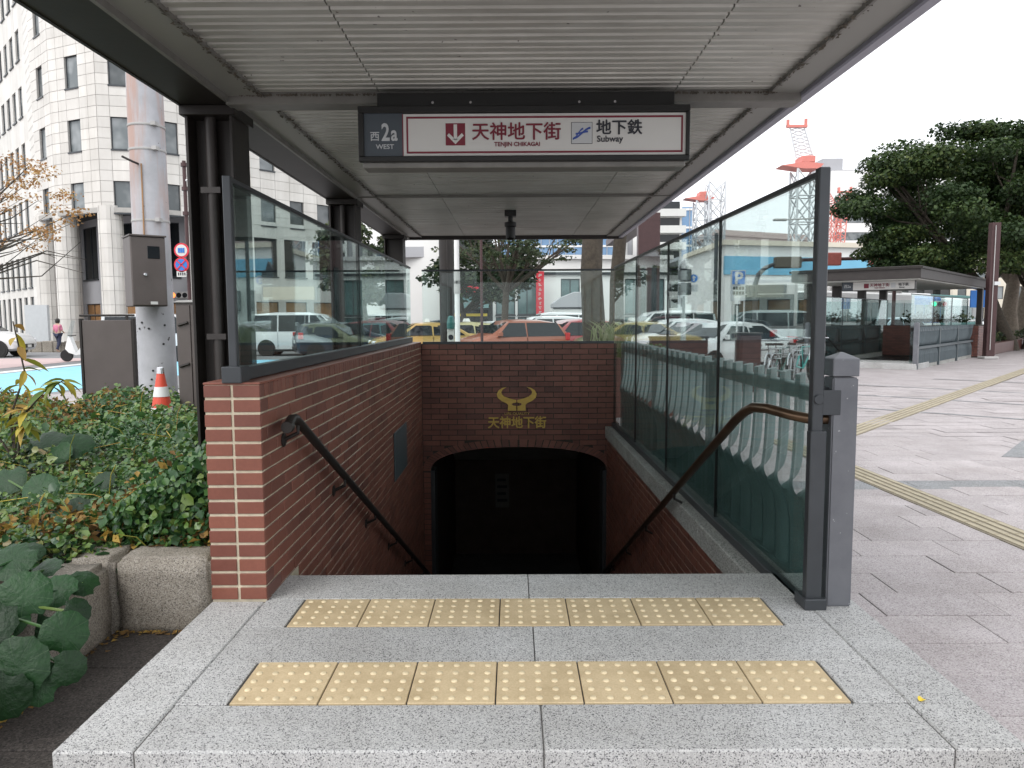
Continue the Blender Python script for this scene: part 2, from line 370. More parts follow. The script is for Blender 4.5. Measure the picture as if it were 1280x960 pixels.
def lay_bricks(parent, name, cells, depth, mat, bevel, frame, n_obj=300, stuff_name=None):
    """cells: (u0,u1,v0,v1) in wall coordinates; frame(u,v,n)->local point, n is out of the wall. The nearest are objects, the rest one stuff part."""
    info = []
    for c in cells:
        p = frame((c[0] + c[1]) / 2, (c[2] + c[3]) / 2, 0); q = parent.matrix_basis @ Vector(p)
        info.append(((q - Vector((0, 0, EYE))).length, c))
    info.sort(key=lambda t: t[0])
    ex = (Vector(frame(1, 0, 0)) - Vector(frame(0, 0, 0))).normalized(); ez = (Vector(frame(0, 1, 0)) - Vector(frame(0, 0, 0))).normalized()
    en = (Vector(frame(0, 0, 1)) - Vector(frame(0, 0, 0))).normalized()
    rot = Matrix((ex, -en, ez)).transposed().to_euler()
    mb = MB()
    for i, (_, c) in enumerate(info):
        wd, ht = c[1] - c[0], c[3] - c[2]; dn = random.uniform(-.0012, .0012)
        if i < n_obj:
            key = (name, mat, round(wd, 3), round(ht, 3), depth, bevel)
            if key not in _unit:
                _unit[key] = MB().box(-wd / 2, -depth, -ht / 2, wd / 2, .003, ht / 2, 0).mesh(name, mat, bevel)
            o = link(name, _unit[key], parent, frame((c[0] + c[1]) / 2, (c[2] + c[3]) / 2, dn), rot)
        else:
            vs = [frame(u, v, n) for n in (-.003, depth + dn) for u, v in ((c[0], c[2]), (c[1], c[2]), (c[1], c[3]), (c[0], c[3]))]
            mb.add(vs, [(4, 5, 6, 7), (0, 1, 5, 4), (1, 2, 6, 5), (2, 3, 7, 6), (3, 0, 4, 7)])
    if mb.v: part(stuff_name or name, mb, mat, parent, world=False, kind='stuff')
# ================================================================== the entrance
L = .15                                       # landing height
LX0, LX1, BY = -1.15, 1.245, 9.25             # stairwell sides, back wall
# --- landing
landing = structure('landing', MB().box(-1.400, 2.150, -.05, 1.548, 3.40, .143).box(-1.15, 3.39, -.05, 1.24, 3.69, .143), 'joint')
def slab(x0, y0, x1, y1, z0=-.02, z1=L, g=.0022):
    part('granite_slab', MB().box(x0 + g, y0 + g, z0, x1 - g, y1 - g, z1, 0), 'granite', landing, bevel=.006 if y0 < 2.2 else .0022)
slab(-1.41, 2.14, -1.16, 3.35); slab(1.33, 2.14, 1.56, 3.71)
for a, b in ((-1.16, .085), (.085, 1.33)): slab(a, 2.14, b, 2.418)
for a, b in ((-1.16, .075), (.075, 1.33)): slab(a, 2.732, b, 3.056)
for a, b in ((-1.16, .065), (.065, 1.33)): slab(a, 3.375, b, 3.70)
for y0, y1 in ((2.418, 2.732), (3.056, 3.375)):
    slab(-1.16, y0, -.982, y1); slab(1.146, y0, 1.33, y1)
tl = MB().box(-.1485, -.1485, -.03, .1485, .1485, 0, 0).mesh('tactile_tile', 'tactile', .002)
dm = MB()
for i in range(5):
    for j in range(5):
        dm.lathe([(.013, -.001), (.0115, .003), (.007, .0055)], (-.118 + .059 * i, -.118 + .059 * j, 0), 8)
dots = dm.mesh('stud', 'tactile_dot', smooth=True)
for yc in (2.575, 3.2155):
    for i in range(7):
        t = link('tactile_tile', tl, landing, (-.825 + i * .3024, yc, L + .001 + random.uniform(-.0008, .0008))); t.scale = (1, 1.03, 1)
        link('stud', dots, t)
# --- stairs
st = thing('staircase', 'dark stone staircase going down behind the granite landing to the underground passage', 'staircase', (0.05, 3.7, 0))
for k in range(24):
    y0 = 3.7 + .32 * k; z = L - .16 * (k + 1)
    part('step', MB().box(LX0 + .004, y0, z - .2, LX1 - .03, y0 + .335, z), 'step_stone', st, bevel=.006)
# --- brick wall on the planter side
def courses(v_top, v_bot, pitch): 
    n = int((v_top - v_bot) / pitch); return [(v_top - (i + 1) * pitch, v_top - i * pitch, i) for i in range(n)]
CP = .0673
lw = thing('brick_wall', 'red brick side wall with pale mortar beside the ivy bed, ending in a two brick wide pier', 'brick wall', (-1.28, 3.35, 0))
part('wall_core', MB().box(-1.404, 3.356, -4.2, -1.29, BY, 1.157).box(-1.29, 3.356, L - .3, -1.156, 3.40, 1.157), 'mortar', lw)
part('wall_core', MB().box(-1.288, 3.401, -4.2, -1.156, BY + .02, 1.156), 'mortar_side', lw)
part('wall_core', MB().box(-1.410, 3.70, -.2, -1.404, BY, 1.15), 'brick_far', lw)
def fr(ux, uy): return lambda u, v, n: None
o = org(lw)
cells = []
for z0, z1, i in courses(1.162, .152, CP):
    for a, b in ((-1.41, -1.2805), (-1.2795, -1.15)): cells.append((a + (.003 if a < -1.4 else .006), b - (.003 if b > -1.2 else .006), z0 + .0065, z1 - .0065))
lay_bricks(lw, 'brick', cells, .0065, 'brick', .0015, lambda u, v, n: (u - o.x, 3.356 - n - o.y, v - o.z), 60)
cells = []
for z0, z1, i in courses(1.162, -3.9, CP):
    ln = .064 if i == 0 else .219; u = 3.35 - (.11 if i % 2 and i else 0) - (.03 if i % 3 == 0 and i else 0)
    while u < BY:
        a, b = max(u, 3.352), min(u + ln, BY); u += ln
        if b - a < .03: continue
        if z1 > L - .5 * (max(a, 3.7) - 3.7) - .1 and (a > 3.68 or z1 > L): cells.append((a + .0045, b - .0045, max(z0 + .0045, L + .001 if a < 3.69 else -9), z1 - .0045))
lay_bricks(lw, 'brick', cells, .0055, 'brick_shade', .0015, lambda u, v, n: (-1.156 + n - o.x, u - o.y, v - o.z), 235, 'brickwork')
part('coping_tile', MB().box(-1.41, 3.352, 1.158, -1.152, 9.24, 1.168), 'brick', lw, bevel=.002)
solo('access_plate', MB().box(-1.149, 7.0, -.10, -1.138, 7.8, .37), 'slate_iron', 'dark slate metal access plate fixed flat on the brick side wall', 'access plate', (-1.149, 7.4, .1), bevel=.004)
# --- back wall with the arched opening
AX0, AX1, AZS, AH = -1.055, 1.16, -.46, .30
ac, aw = (AX0 + AX1) / 2, (AX1 - AX0) / 2
def arch_z(x, grow=0.0):
    t = min(1, abs((x - ac) / (aw + grow))); return AZS + (AH + grow) * (1 - t ** 2.3) ** (1 / 2.3)
bw = thing('brick_back_wall', 'dark red brick wall above the arched passage opening at the foot of the stairs', 'brick wall', (.05, BY, 0))
q = org(bw); arc = [(ac + aw * math.cos(math.pi * (1 - k / 32)), 0) for k in range(33)]
arc = [(x, arch_z(x)) for x, _ in arc]
poly = [(LX0 - .03, -4.2), (LX0 - .03, 1.138), (LX1 + .03, 1.138), (LX1 + .03, -4.2), (AX1, -4.2)] + arc[::-1] + [(AX0, -4.2)]
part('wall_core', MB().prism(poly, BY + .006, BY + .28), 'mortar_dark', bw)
RING = .105
cells = []
for z0, z1, i in courses(1.140, -2.4, CP):
    u = LX0 - (.11 if i % 2 else 0); zm = (z0 + z1) / 2
    while u < LX1:
        a, b = max(u, LX0), min(u + .219, LX1); u += .219
        if b - a < .02: continue
        if zm < AZS + AH + RING:
            if zm < AZS: lo, hi = (AX0 - .0, AX1 + .0)
            else:
                t = ((zm - AZS) / (AH + RING)); t = max(0, 1 - t ** 2.3) ** (1 / 2.3); lo, hi = ac - (aw + RING) * t, ac + (aw + RING) * t
            for p0, p1 in ((a, min(b, lo)), (max(a, hi), b)):
                if p1 - p0 > .025: cells.append((p0 + .0045, p1 - .0045, z0 + .0045, z1 - .0045))
        else: cells.append((a + .0045, b - .0045, z0 + .0045, z1 - .0045))
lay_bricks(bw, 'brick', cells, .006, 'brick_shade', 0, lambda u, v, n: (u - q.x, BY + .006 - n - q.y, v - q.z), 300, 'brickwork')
vox = {}
n_a = 44
for k in range(n_a):                          # upright bricks following the arch
    th0, th1 = math.pi * (k + .08) / n_a, math.pi * (k + .92) / n_a
    def P(th, g): 
        c, s = math.cos(th), math.sin(th); e = 2 / 2.3
        return (ac + (aw + g) * math.copysign(abs(c) ** e, c), AZS + (AH + g) * s ** e)
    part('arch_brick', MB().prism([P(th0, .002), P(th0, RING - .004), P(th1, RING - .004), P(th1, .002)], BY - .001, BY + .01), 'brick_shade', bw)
part('jamb', MB().box(AX0 - .001, BY - .004, -4, AX0 + .05, BY + .29, AZS), 'dark_frame', bw, bevel=.003)
part('jamb', MB().box(AX1 - .05, BY - .004, -4, AX1 + .001, BY + .29, AZS), 'dark_frame', bw, bevel=.003)
# --- passage beyond the arch
pas = MB()
pas.add([(-1.3, 9.53, -4.2), (-1.3, 16, -4.2), (-1.3, 16, .1), (-1.3, 9.53, .1)], [(0, 1, 2, 3)])
pas.add([(1.35, 9.53, -4.2), (1.35, 9.53, .1), (1.35, 16, .1), (1.35, 16, -4.2)], [(0, 1, 2, 3)])
pas.add([(-1.3, 16, -4.2), (1.35, 16, -4.2), (1.35, 16, .1), (-1.3, 16, .1)], [(0, 1, 2, 3)])
pas.add([(-1.3, 9.53, .1), (-1.3, 16, .1), (1.35, 16, .1), (1.35, 9.53, .1)], [(0, 1, 2, 3)])
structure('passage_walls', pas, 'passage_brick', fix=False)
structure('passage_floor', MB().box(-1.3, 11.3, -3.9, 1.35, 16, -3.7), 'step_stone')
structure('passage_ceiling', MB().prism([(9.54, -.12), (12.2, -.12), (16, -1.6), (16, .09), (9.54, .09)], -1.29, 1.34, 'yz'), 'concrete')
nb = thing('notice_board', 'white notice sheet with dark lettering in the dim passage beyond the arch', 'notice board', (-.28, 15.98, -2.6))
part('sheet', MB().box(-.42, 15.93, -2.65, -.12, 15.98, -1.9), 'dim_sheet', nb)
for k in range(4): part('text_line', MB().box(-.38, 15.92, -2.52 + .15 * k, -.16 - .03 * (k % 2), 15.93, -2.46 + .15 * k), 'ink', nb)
# --- gold emblem and lettering on the back wall
em = thing('wall_emblem', 'golden pair of curved horns above raised gold lettering on the dark brick back wall', 'emblem', (.03, BY - .002, .09))
half = [(735, 138), (790, 150), (838, 182), (865, 235), (852, 288), (802, 333), (740, 365), (718, 388), (722, 470), (612, 470), (612, 405), (655, 397), (673, 378), (655, 362), (612, 356), (612, 320), (690, 300), (757, 274), (797, 240), (806, 205), (783, 168)]
k_ = .49 / 510
for sgn in (1, -1):
    pl = [(.032 + sgn * (x - 605) * k_, .30 + (475 - y) * k_ * .93) for x, y in half]
    part('horn', MB().prism(pl if sgn > 0 else pl[::-1], BY - .022, BY - .004), 'gold', em)
txt('lettering', '天神地下街', .158, em, 'gold', (.035, BY - .008, .098), bold=.004, ext=.006, sx=.93)
txt('lettering', 'LIFE QUALITY', .045, em, 'gold', (.035, BY - .006, .25), ext=.002, sx=1.15)
# --- wall lamp, small box on the back wall corner
# --- handrails
hl = thing('handrail', 'dark bronze handrail bracketed to the brick wall beside the planter', 'handrail', (-1.08, 3.6, L))
slope = -.497
a0 = Vector((-1.075, 3.63, .965)); a1 = Vector((-1.075, 11.2, .965 + slope * 7.57))
part('rail', MB().tube([(-1.075, 3.50, .945), (-1.075, 3.56, .972), (-1.075, 3.63, .965), a1], .024, 12), 'bronze', hl, smooth=True)
part('end_cap', MB().lathe([(.0, -.004), (.027, -.004), (.030, .0), (.030, .03), (.026, .034)], (-1.075, 3.485, .943), 14, 'y'), 'bronze', hl, smooth=True)
for k in range(8):
    y = 3.66 + k * .98; z = .965 + slope * (y - 3.63)
    if k == 0: z += .0
    part('bracket', MB().tube([(-1.075, y, z - .02), (-1.075, y, z - .06), (-1.148, y, z - .095)], .010, 8).lathe([(.035, 0), (.035, .006), (.02, .01)], (-1.149, y, z - .095), 10, 'x'), 'bronze', hl)
hr = thing('handrail', 'brown metal handrail bending from the grey gate post down along the glass', 'handrail', (1.41, 3.3, L))
b0 = ap(1040, 523, 3.30); b1 = Vector((1.30, 3.32, b0.z)); 
pts = [(1.40, 3.31, .995), (1.33, 3.31, .995), (1.27, 3.36, 1.005), (1.20, 3.50, 1.02), (1.165, 3.60, 1.015), (1.15, 3.68, .985), (1.14, 3.80, .925), (1.13, 11.2, .925 + slope * 7.4)]
part('rail', MB().tube(pts, .0245, 12), 'rail_bronze', hr, smooth=True)
for k in range(6):
    y = 5.2 + k * 1.1; z = .925 + slope * (y - 3.8)
    part('bracket', MB().tube([(1.135, y, z - .02), (1.135, y, z - .06), (1.19, y, z - .09)], .010, 8), 'bronze', hr)
# --- side of glass: frames follow one line, slightly toed in
RZ = .0151; R0 = (1.335, 3.28, 0)
rw = thing('brick_wall', 'red brick wall under the granite coping at the foot of the glass beside the green railing', 'brick wall', R0, RZ)
part('wall_core', MB().box(-.079, .42, -4.2, .10, 5.99, -.045), 'mortar_side', rw, world=False)
cells = []
for z0, z1, i in courses(-.045, -3.9, CP):
    u = -6.0 - (.11 if i % 2 else 0)
    while u < -.4:
        a, b = max(u, -5.985), min(u + .219, -.42); u += .219
        if b - a < .03: continue
        y_mid = 3.28 - (a + b) / 2
        if z1 > L - .5 * (y_mid - 3.7) - .1: cells.append((a + .0045, b - .0045, z0 + .0045, z1 - .0045))
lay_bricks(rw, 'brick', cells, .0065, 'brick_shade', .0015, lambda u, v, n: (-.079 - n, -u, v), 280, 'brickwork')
for k in range(5): part('coping_stone', MB().box(-.105, .425 + k * 1.113 + .002, -.045, .12, .425 + (k + 1) * 1.113 - .002, .10, 0), 'coping_granite', rw, bevel=.006, world=False)
GT = 2.06
def screen(name, label, loc, rz, spans, z0, z1, frame_h, thick_post, gm, sill=True):
    t = thing(name, label, 'glass screen', loc, rz)
    y0, y1 = spans[0][0], spans[-1][1]
    part('bottom_rail', MB().box(-.026, y0, z0 - frame_h, .026, y1, z0), 'dark_frame', t, bevel=.003, world=False)
    part('top_rail', MB().box(-.014, y0, z1, .014, y1, z1 + .022), 'dark_frame', t, bevel=.003, world=False)
    for k, (a, b) in enumerate(spans):
        part('pane', MB().box(-.006, a + .004, z0 - .01, .006, b - .004, z1 + .002), gm, t, world=False)
        if k: part('joint_strip', MB().box(-.009, a - .004, z0, .009, a + .004, z1), 'black', t, world=False)
    return t
sl_ = screen('glass_screen', 'tinted glass screen in a dark frame on top of the brick wall beside the columns', (-1.275, 3.40, 1.165), 0, [(0, 2.78), (2.78, 5.80)], .065, .90, .06, 1, 'screen_glass_side')
part('end_post', MB().box(-.018, -.035, -.0, .018, 0, .925), 'dark_frame', sl_, bevel=.003, world=False)
part('end_block', MB().box(-.045, -.06, -.0, .045, .05, .075), 'dark_frame', sl_, bevel=.004, world=False)
sr_ = screen('glass_screen', 'tall teal tinted glass screen standing between the stairwell and the green railing', R0, RZ, [(0.02, 1.5), (1.5, 2.98), (2.98, 4.46), (4.46, 5.95)], .15, GT, .055, 1, 'screen_glass')
part('end_post', MB().box(-.024, -.03, .15, .024, .02, GT + .03), 'dark_frame', sr_, bevel=.004, world=False)
part('post_shoe', MB().box(-.035, -.045, .151, .035, .0, .95), 'dark_frame', sr_, bevel=.003, world=False)
part('post_foot', MB().box(-.05, -.07, .149, .05, .05, .20), 'dark_frame', sr_, bevel=.004, world=False)
part('clamp', MB().box(.02, -.03, 1.02, .10, .01, 1.13).lathe([(.022, -.04), (.022, .02)], (.0, 0, 1.09), 12, 'y'), 'dark_frame', sr_, bevel=.002, world=False)
sb_ = screen('glass_screen', 'clear glass screen in a thin dark frame on top of the back wall', (-1.14, BY + .06, 1.138), -R(90), [(0, 2.39)], .03, .90, .03, 1, 'screen_glass')
# --- gate post (square grey post with a pyramid cap)
bo = thing('gate_post', 'square grey steel post with a pyramid cap at the landing corner', 'post', (1.455, 3.31, L))
part('shaft', MB().box(1.40, 3.255, L, 1.512, 3.367, 1.185), 'bollard_paint', bo, bevel=.006, seg=2)
part('cap', MB().loft([[(1.398, 3.253, 1.19), (1.514, 3.253, 1.19), (1.514, 3.369, 1.19), (1.398, 3.369, 1.19)], [(1.398, 3.253, 1.268), (1.514, 3.253, 1.268), (1.514, 3.369, 1.268), (1.398, 3.369, 1.268)], [(1.450, 3.305, 1.295), (1.462, 3.305, 1.295), (1.462, 3.317, 1.295), (1.450, 3.317, 1.295)]]), 'bollard_paint', bo, bevel=.003)
part('bracket', MB().box(1.36, 3.30, 1.02, 1.402, 3.33, 1.14).box(1.345, 3.29, 1.05, 1.37, 3.34, 1.11), 'dark_frame', bo, bevel=.002)
# --- green cast railing behind the glass
fe = thing('green_railing', 'dark green cast metal railing of curved overlapping fins behind the tall glass', 'railing', (R0[0] + .135, R0[1] + .12, 0), RZ)
def fin_mesh():
    # each ring: z, centre x, centre y, half width, angle to the railing line (degrees), half thickness
    prof = [(.10, .02, 0, .086, 3, .007), (.38, .016, 0, .086, 3, .007), (.48, -.004, -.004, .088, 3, .007), (.545, -.036, -.018, .090, 5, .008),
            (.585, -.066, -.046, .084, 8, .009), (.62, -.062, -.074, .068, 24, .009), (.66, -.05, -.082, .056, 36, .008), (.71, -.036, -.070, .052, 42, .008), (.78, -.02, -.042, .050, 44, .008),
            (.88, -.006, -.014, .050, 45, .008), (.98, 0, -.002, .050, 45, .008), (1.04, 0, 0, .052, 43, .008), (1.075, 0, 0, .07, 36, .011), (1.10, 0, 0, .085, 32, .012), (1.165, .0, 0, .095, 30, .012)]
    rings = []
    for z, cx, cy, hw, an, ht in prof:
        dx, dy = -math.sin(R(an)), -math.cos(R(an)); nx, ny = dy, -dx      # width direction and its normal
        bl = .034 * min(1, max(0, (.66 - z) / .12))                        # the lower part swells into a pleat
        rings.append([(cx + dx * a + nx * (b_ + bl * (1 - (a / hw) ** 2)), cy + dy * a + ny * (b_ + bl * (1 - (a / hw) ** 2)), z)
                      for a, b_ in [(hw * t_, -ht) for t_ in (-1, -.75, -.4, 0, .4, .75, 1)] + [(hw * t_, ht) for t_ in (1, .75, .4, 0, -.4, -.75, -1)]])
    return MB().loft(rings).mesh('fin', 'green_iron', smooth=True)
fm = fin_mesh()
posts = [-.0, 1.95, 3.92, 5.86]
for k, y in enumerate(posts):
    part('post', MB().box(-.045, y - .045, -.02, .045, y + .045, 1.14), 'green_iron', fe, bevel=.005, world=False)
    if k < 3:
        part('top_rail', MB().box(-.03, y + .045, 1.04, .03, posts[k + 1] - .045, 1.115), 'green_iron', fe, bevel=.006, world=False)
        part('bottom_rail', MB().box(-.03, y + .045, .05, .03, posts[k + 1] - .045, .13), 'green_iron', fe, bevel=.005, world=False)
        part('lower_panel', MB().box(.040, y + .045, .06, .052, posts[k + 1] - .045, .50), 'iron_shadow', fe, world=False)  # added dark backing, its colour draws the shadow lines between the fins
        for j in range(9): link('fin', fm, fe, (0, y + .19 + j * .204, 0))
# --- canopy
BZ, SZ = 2.53, 2.565                           # beam underside, ceiling underside
CX0, CX1, CY0, CY1 = -1.67, 1.48, .9, 10.25
cn = thing('canopy', 'long flat canopy with a ribbed grey ceiling on dark steel columns over the stairs', 'canopy', (-1.54, 3.88, 0))
part('edge_beam', MB().box(CX0, CY0, BZ, -1.42, CY1, BZ + .30), 'bronze', cn, bevel=.004)
part('beam_lip', MB().box(-1.422, CY0, BZ - .006, -1.405, CY1, BZ + .05), 'soffit_metal', cn)
part('beam_lip', MB().box(CX0 - .012, CY0, BZ - .004, CX0 + .004, CY1, BZ + .08), 'bronze', cn)
part('perforated_strip', MB().box(-1.405, CY0, SZ - .012, -1.25, CY1, SZ + .05), 'perforated', cn)
part('perforated_strip', MB().box(1.27, CY0, SZ - .012, 1.42, CY1, SZ + .05), 'perforated', cn)
part('strip_edge', MB().box(-1.252, CY0, SZ - .016, -1.24, CY1, SZ + .04), 'soffit_metal', cn)
part('strip_edge', MB().box(1.26, CY0, SZ - .016, 1.272, CY1, SZ + .04), 'soffit_metal', cn)
part('fascia', MB().prism([(1.42, SZ - .03), (1.43, SZ - .035), (CX1, BZ + .005), (CX1 + .01, BZ + .03), (CX1, BZ + .22), (1.42, BZ + .22)], CY0, CY1), 'fascia', cn)
part('roof_deck', MB().box(CX0 + .02, CY0 + .02, BZ + .22, CX1, CY1 - .02, BZ + .31), 'bronze_light', cn)
part('end_fascia', MB().box(CX0 + .03, CY1 - .06, BZ - .01, CX1, CY1, BZ + .22), 'bronze_light', cn)
sx1, sx2 = -.66, .80
pr = [(0, .012), (.004, .0), (.012, -.0145), (.054, -.0145), (.062, 0), (.066, .012)]
sm_ = MB()
for a, b in ((-1.24, sx1 - .003), (sx1 + .003, sx2 - .003), (sx2 + .003, 1.26)): sm_.prism(pr, a, b, 'yz')
slat = sm_.mesh('slat', 'slat_paint'); oc = org(cn)
yy = CY0 + .02
while yy < CY1 - .1:
    if not (3.76 < yy < 3.92): link('slat', slat, cn, (-oc.x, yy - oc.y, SZ + .016 + random.uniform(-.0012, .0012) - oc.z))
    yy += .0665
part('ceiling_backing', MB().box(-1.25, CY0, SZ + .03, 1.27, CY1, SZ + .05), 'grime', cn)
part('cross_beam', MB().box(-1.42, 3.78, 2.512, 1.425, 3.90, SZ + .04), 'soffit_metal', cn, bevel=.004)
part('cross_beam', MB().box(-1.42, 6.83, SZ - .022, 1.425, 6.86, SZ + .03), 'soffit_metal', cn, bevel=.003)
def column(y, pipe):
    q = thing('col', '', '') if 0 else None
    c = part('column', MB().box(-1.66, y, -.05, -1.645, y + .24, BZ).box(-1.435, y, -.05, -1.42, y + .24, BZ).box(-1.645, y + .10, -.05, -1.435, y + .115, BZ), 'bronze', cn, bevel=.002)
    if pipe:
        part('drain_pipe', MB().tube([(-1.55, y + .05, -.02), (-1.55, y + .05, BZ)], .028, 10), 'bronze_light', c, smooth=True)
        for z in (.6, 1.35, 2.1): part('pipe_clip', MB().box(-1.60, y + .018, z, -1.50, y + .026, z + .03), 'bronze_light', c)
    part('cap_plate', MB().box(-1.68, y - .02, BZ - .05, -1.40, y + .26, BZ - .002), 'bronze', c, bevel=.003)
column(3.86, True); column(6.80, True); column(9.66, False)
g = MB()                                       # grime caught along the edges of the ceiling
for sx in (-1.243, 1.262):
    for k in range(900):
        y = random.uniform(1.5, 9.9) ; x = sx + random.gauss(0, .010) - (.006 if sx > 0 else -.006); z = SZ - .016 - random.random() * .008
        a = random.random() * 6.3; s = random.uniform(.004, .013)
        g.add([(x + s * math.cos(a + b), y + s * math.sin(a + b) * 1.4, z + random.uniform(-.005, .005)) for b in (0, 2.1, 4.2)], [(0, 1, 2)])
for k in range(700):
    x = random.uniform(-1.35, 1.3); s = random.uniform(.003, .010); y = 3.775 + random.gauss(0, .006); a = random.random() * 6
    g.add([(x + s * math.cos(a + b), y, SZ - .012 + s * math.sin(a + b)) for b in (0, 2.1, 4.2)], [(0, 1, 2)])
part('grime', g, 'grime', cn, kind='stuff', fix=False)
# --- hanging sign
SY = 3.62
def spx(px): return -.73 + (px - 449) * .003799
def spz(py): return 2.445 - (py - 139) * .003799
sg = thing('hanging_sign', 'long white and slate direction sign in a black frame hung under the canopy', 'sign', (.05, SY, 2.2))
part('housing', MB().box(spx(449), SY + .006, spz(203), spx(861), SY + .15, spz(138)), 'black', sg, bevel=.004)
part('hanger', MB().box(spx(470), SY + .05, spz(138), spx(845), SY + .16, 2.53), 'black', sg, bevel=.003)
for z0, z1 in ((spz(203) - .006, spz(198)), (spz(145), spz(138) + .004)): part('frame_bar', MB().box(spx(449) - .003, SY - .012, z0, spx(861) + .003, SY + .02, z1), 'black', sg, bevel=.003)
for x0, x1 in ((spx(449) - .003, spx(455)), (spx(857), spx(861) + .003)): part('frame_bar', MB().box(x0, SY - .011, spz(198), x1, SY + .02, spz(145)), 'black', sg, bevel=.003)
part('under_panel', MB().box(spx(452), SY + .02, spz(203) - .03, spx(858), SY + .14, spz(203)), 'soffit_metal', sg, bevel=.004)
pf = SY + .004
part('slate_panel', MB().box(spx(455), pf, spz(198), spx(503), SY + .03, spz(145)), 'sign_slate', sg)
wp = part('white_panel', MB().box(spx(504), pf, spz(197), spx(857), SY + .03, spz(146)), 'sign_white', sg)
y1 = pf - .0015
for b in ((508, 149.2, 853.5, 151.6), (508, 191.8, 853.5, 194.2), (508, 151.6, 510.2, 191.8), (851.3, 151.6, 853.5, 191.8)):
    part('border_line', MB().box(spx(b[0]), y1, spz(b[3]), spx(b[2]), pf + .001, spz(b[1])), 'sign_maroon', wp)
for b in ((503, 146, 504.2, 198),): part('border_line', MB().box(spx(b[0]), y1, spz(b[3]), spx(b[2]), pf + .001, spz(b[1])), 'sign_maroon', wp)
part('arrow_plate', MB().box(spx(557), y1, spz(184.5), spx(581.5), pf + .001, spz(157.5)), 'sign_maroon', wp)
ay_ = y1 - .0015
ar = MB().prism([(spx(567.2), spz(159)), (spx(571.4), spz(159)), (spx(571.4), spz(178)), (spx(567.2), spz(178))], ay_, y1 + .0005)
for s in (1, -1):
    c = spx(569.3); k2 = .003799 * s
    pl = [(c, spz(183)), (c + 10.5 * k2, spz(172.5)), (c + 8 * k2, spz(169.6)), (c, spz(177.5))]
    ar.prism(pl, ay_, y1 + .0005)
part('arrow', ar, 'sign_white', wp)
t1 = SY + .0015
txt('lettering', '天神地下街', .0865, wp, 'sign_maroon', (spx(645.5), t1, spz(176.2)), bold=.0016, ext=.001, sx=.985)
txt('lettering', 'TENJIN CHIKAGAI', .0275, wp, 'sign_maroon', (spx(646.5), t1, spz(185.8)), bold=.0006, ext=.001, sx=.98)
part('logo_plate', MB().box(spx(714), y1, spz(183.5), spx(740.5), pf + .001, spz(157)), 'ink', wp)
part('logo_face', MB().box(spx(714.6), y1 - .0008, spz(182.9), spx(739.9), pf, spz(157.6)), 'sign_pale', wp)
def swoosh(x0, x1, yb, yt, h):
    n = 14; up_, dn = [], []
    for i in range(n + 1):
        t = i / n; s = t * t * (3 - 2 * t); x = x0 + (x1 - x0) * t; y = yb + (yt - yb) * s
        up_.append((spx(x), spz(y - h / 2))); dn.append((spx(x), spz(y + h / 2)))
    return dn + up_[::-1]
part('logo_mark', MB().prism(swoosh(716, 729, 177.5, 165, 2.3)[:], y1 - .002, y1), 'sign_blue', wp)
lm = MB().prism(swoosh(717, 738, 176.6, 164.2, 2.6), y1 - .0022, y1).prism(swoosh(719.5, 735, 171.3, 168.6, 2.2), y1 - .0026, y1)
part('logo_mark', lm, 'sign_blue', wp)
txt('lettering', '地下鉄', .0735, wp, 'ink', (spx(774), t1, spz(170.6)), bold=.0016, ext=.001)
txt('lettering', 'Subway', .0400, wp, 'ink', (spx(746), t1, spz(181)), bold=.0007, ext=.001, align='LEFT', sx=1.02)
txt('lettering', '西', .047, sg, 'sign_pale', (spx(468.5), t1, spz(177.5)), bold=.0006, ext=.001)
txt('lettering', '2', .112, sg, 'sign_pale', (spx(482), t1, spz(178)), bold=.0024, ext=.001, sx=.72)
txt('lettering', 'a', .098, sg, 'sign_pale', (spx(492.8), t1, spz(178)), bold=.0020, ext=.001, sx=.74)
txt('lettering', 'WEST', .030, sg, 'sign_pale', (spx(481), t1, spz(188.3)), bold=.0004, ext=.001, sx=1.1)
for px in (540, 588, 725, 770): part('screw', MB().lathe([(.006, 0), (.006, .004), (.003, .006)], (spx(px), SY + .045, spz(129)), 8, 'y'), 'chrome', sg)
# --- camera under the ceiling
sc_ = thing('ceiling_camera', 'small black security camera hanging from the ribbed ceiling near the back', 'camera', (-.03, 7.85, SZ))
part('mount', MB().box(-.09, 7.78, SZ - .06, .03, 7.92, SZ), 'black', sc_, bevel=.004)
part('stem', MB().tube([(-.03, 7.85, SZ - .06), (-.03, 7.85, SZ - .12)], .025, 10), 'black', sc_)
part('body', MB().lathe([(.03, 0), (.062, -.01), (.062, -.05), (.05, -.06), (.05, -.17), (.03, -.19)], (-.03, 7.85, SZ - .11), 16), 'black', sc_, smooth=True)
# ================================================================== ground and paving
RD = -.13                                       # street level below the plaza
structure('street', MB().add([(-400, -300, RD), (500, -300, RD), (500, 700, RD), (-400, 700, RD), (-1.3, 3.7, RD), (1.3, 3.7, RD), (1.3, 16, RD), (-1.3, 16, RD)], [(0, 1, 5, 4), (1, 2, 6, 5), (2, 3, 7, 6), (3, 0, 4, 7)]), 'asphalt', fix=False)
PLZ = [(-9.2, -12), (70, -12), (70, 78), (60, 72), (21, 33.5), (8.3, 24.5), (4.2, 18.0), (2.6, 16.2), (-3.0, 15.4), (-9.2, 15.4)]
hole = (-1.40, 3.6, 1.40, 9.53)
pl = MB()                                       # plaza bed, left open over the stairwell
H0 = -.012
pl.add([(x, y, H0) for x, y in PLZ[:2] + [(70, 2.0), (-9.2, 2.0)]], [(0, 1, 2, 3)])
pl.add([(-9.2, 2, H0), (hole[0], 2, H0), (hole[0], 15.4, H0), (-9.2, 15.4, H0)], [(0, 1, 2, 3)])
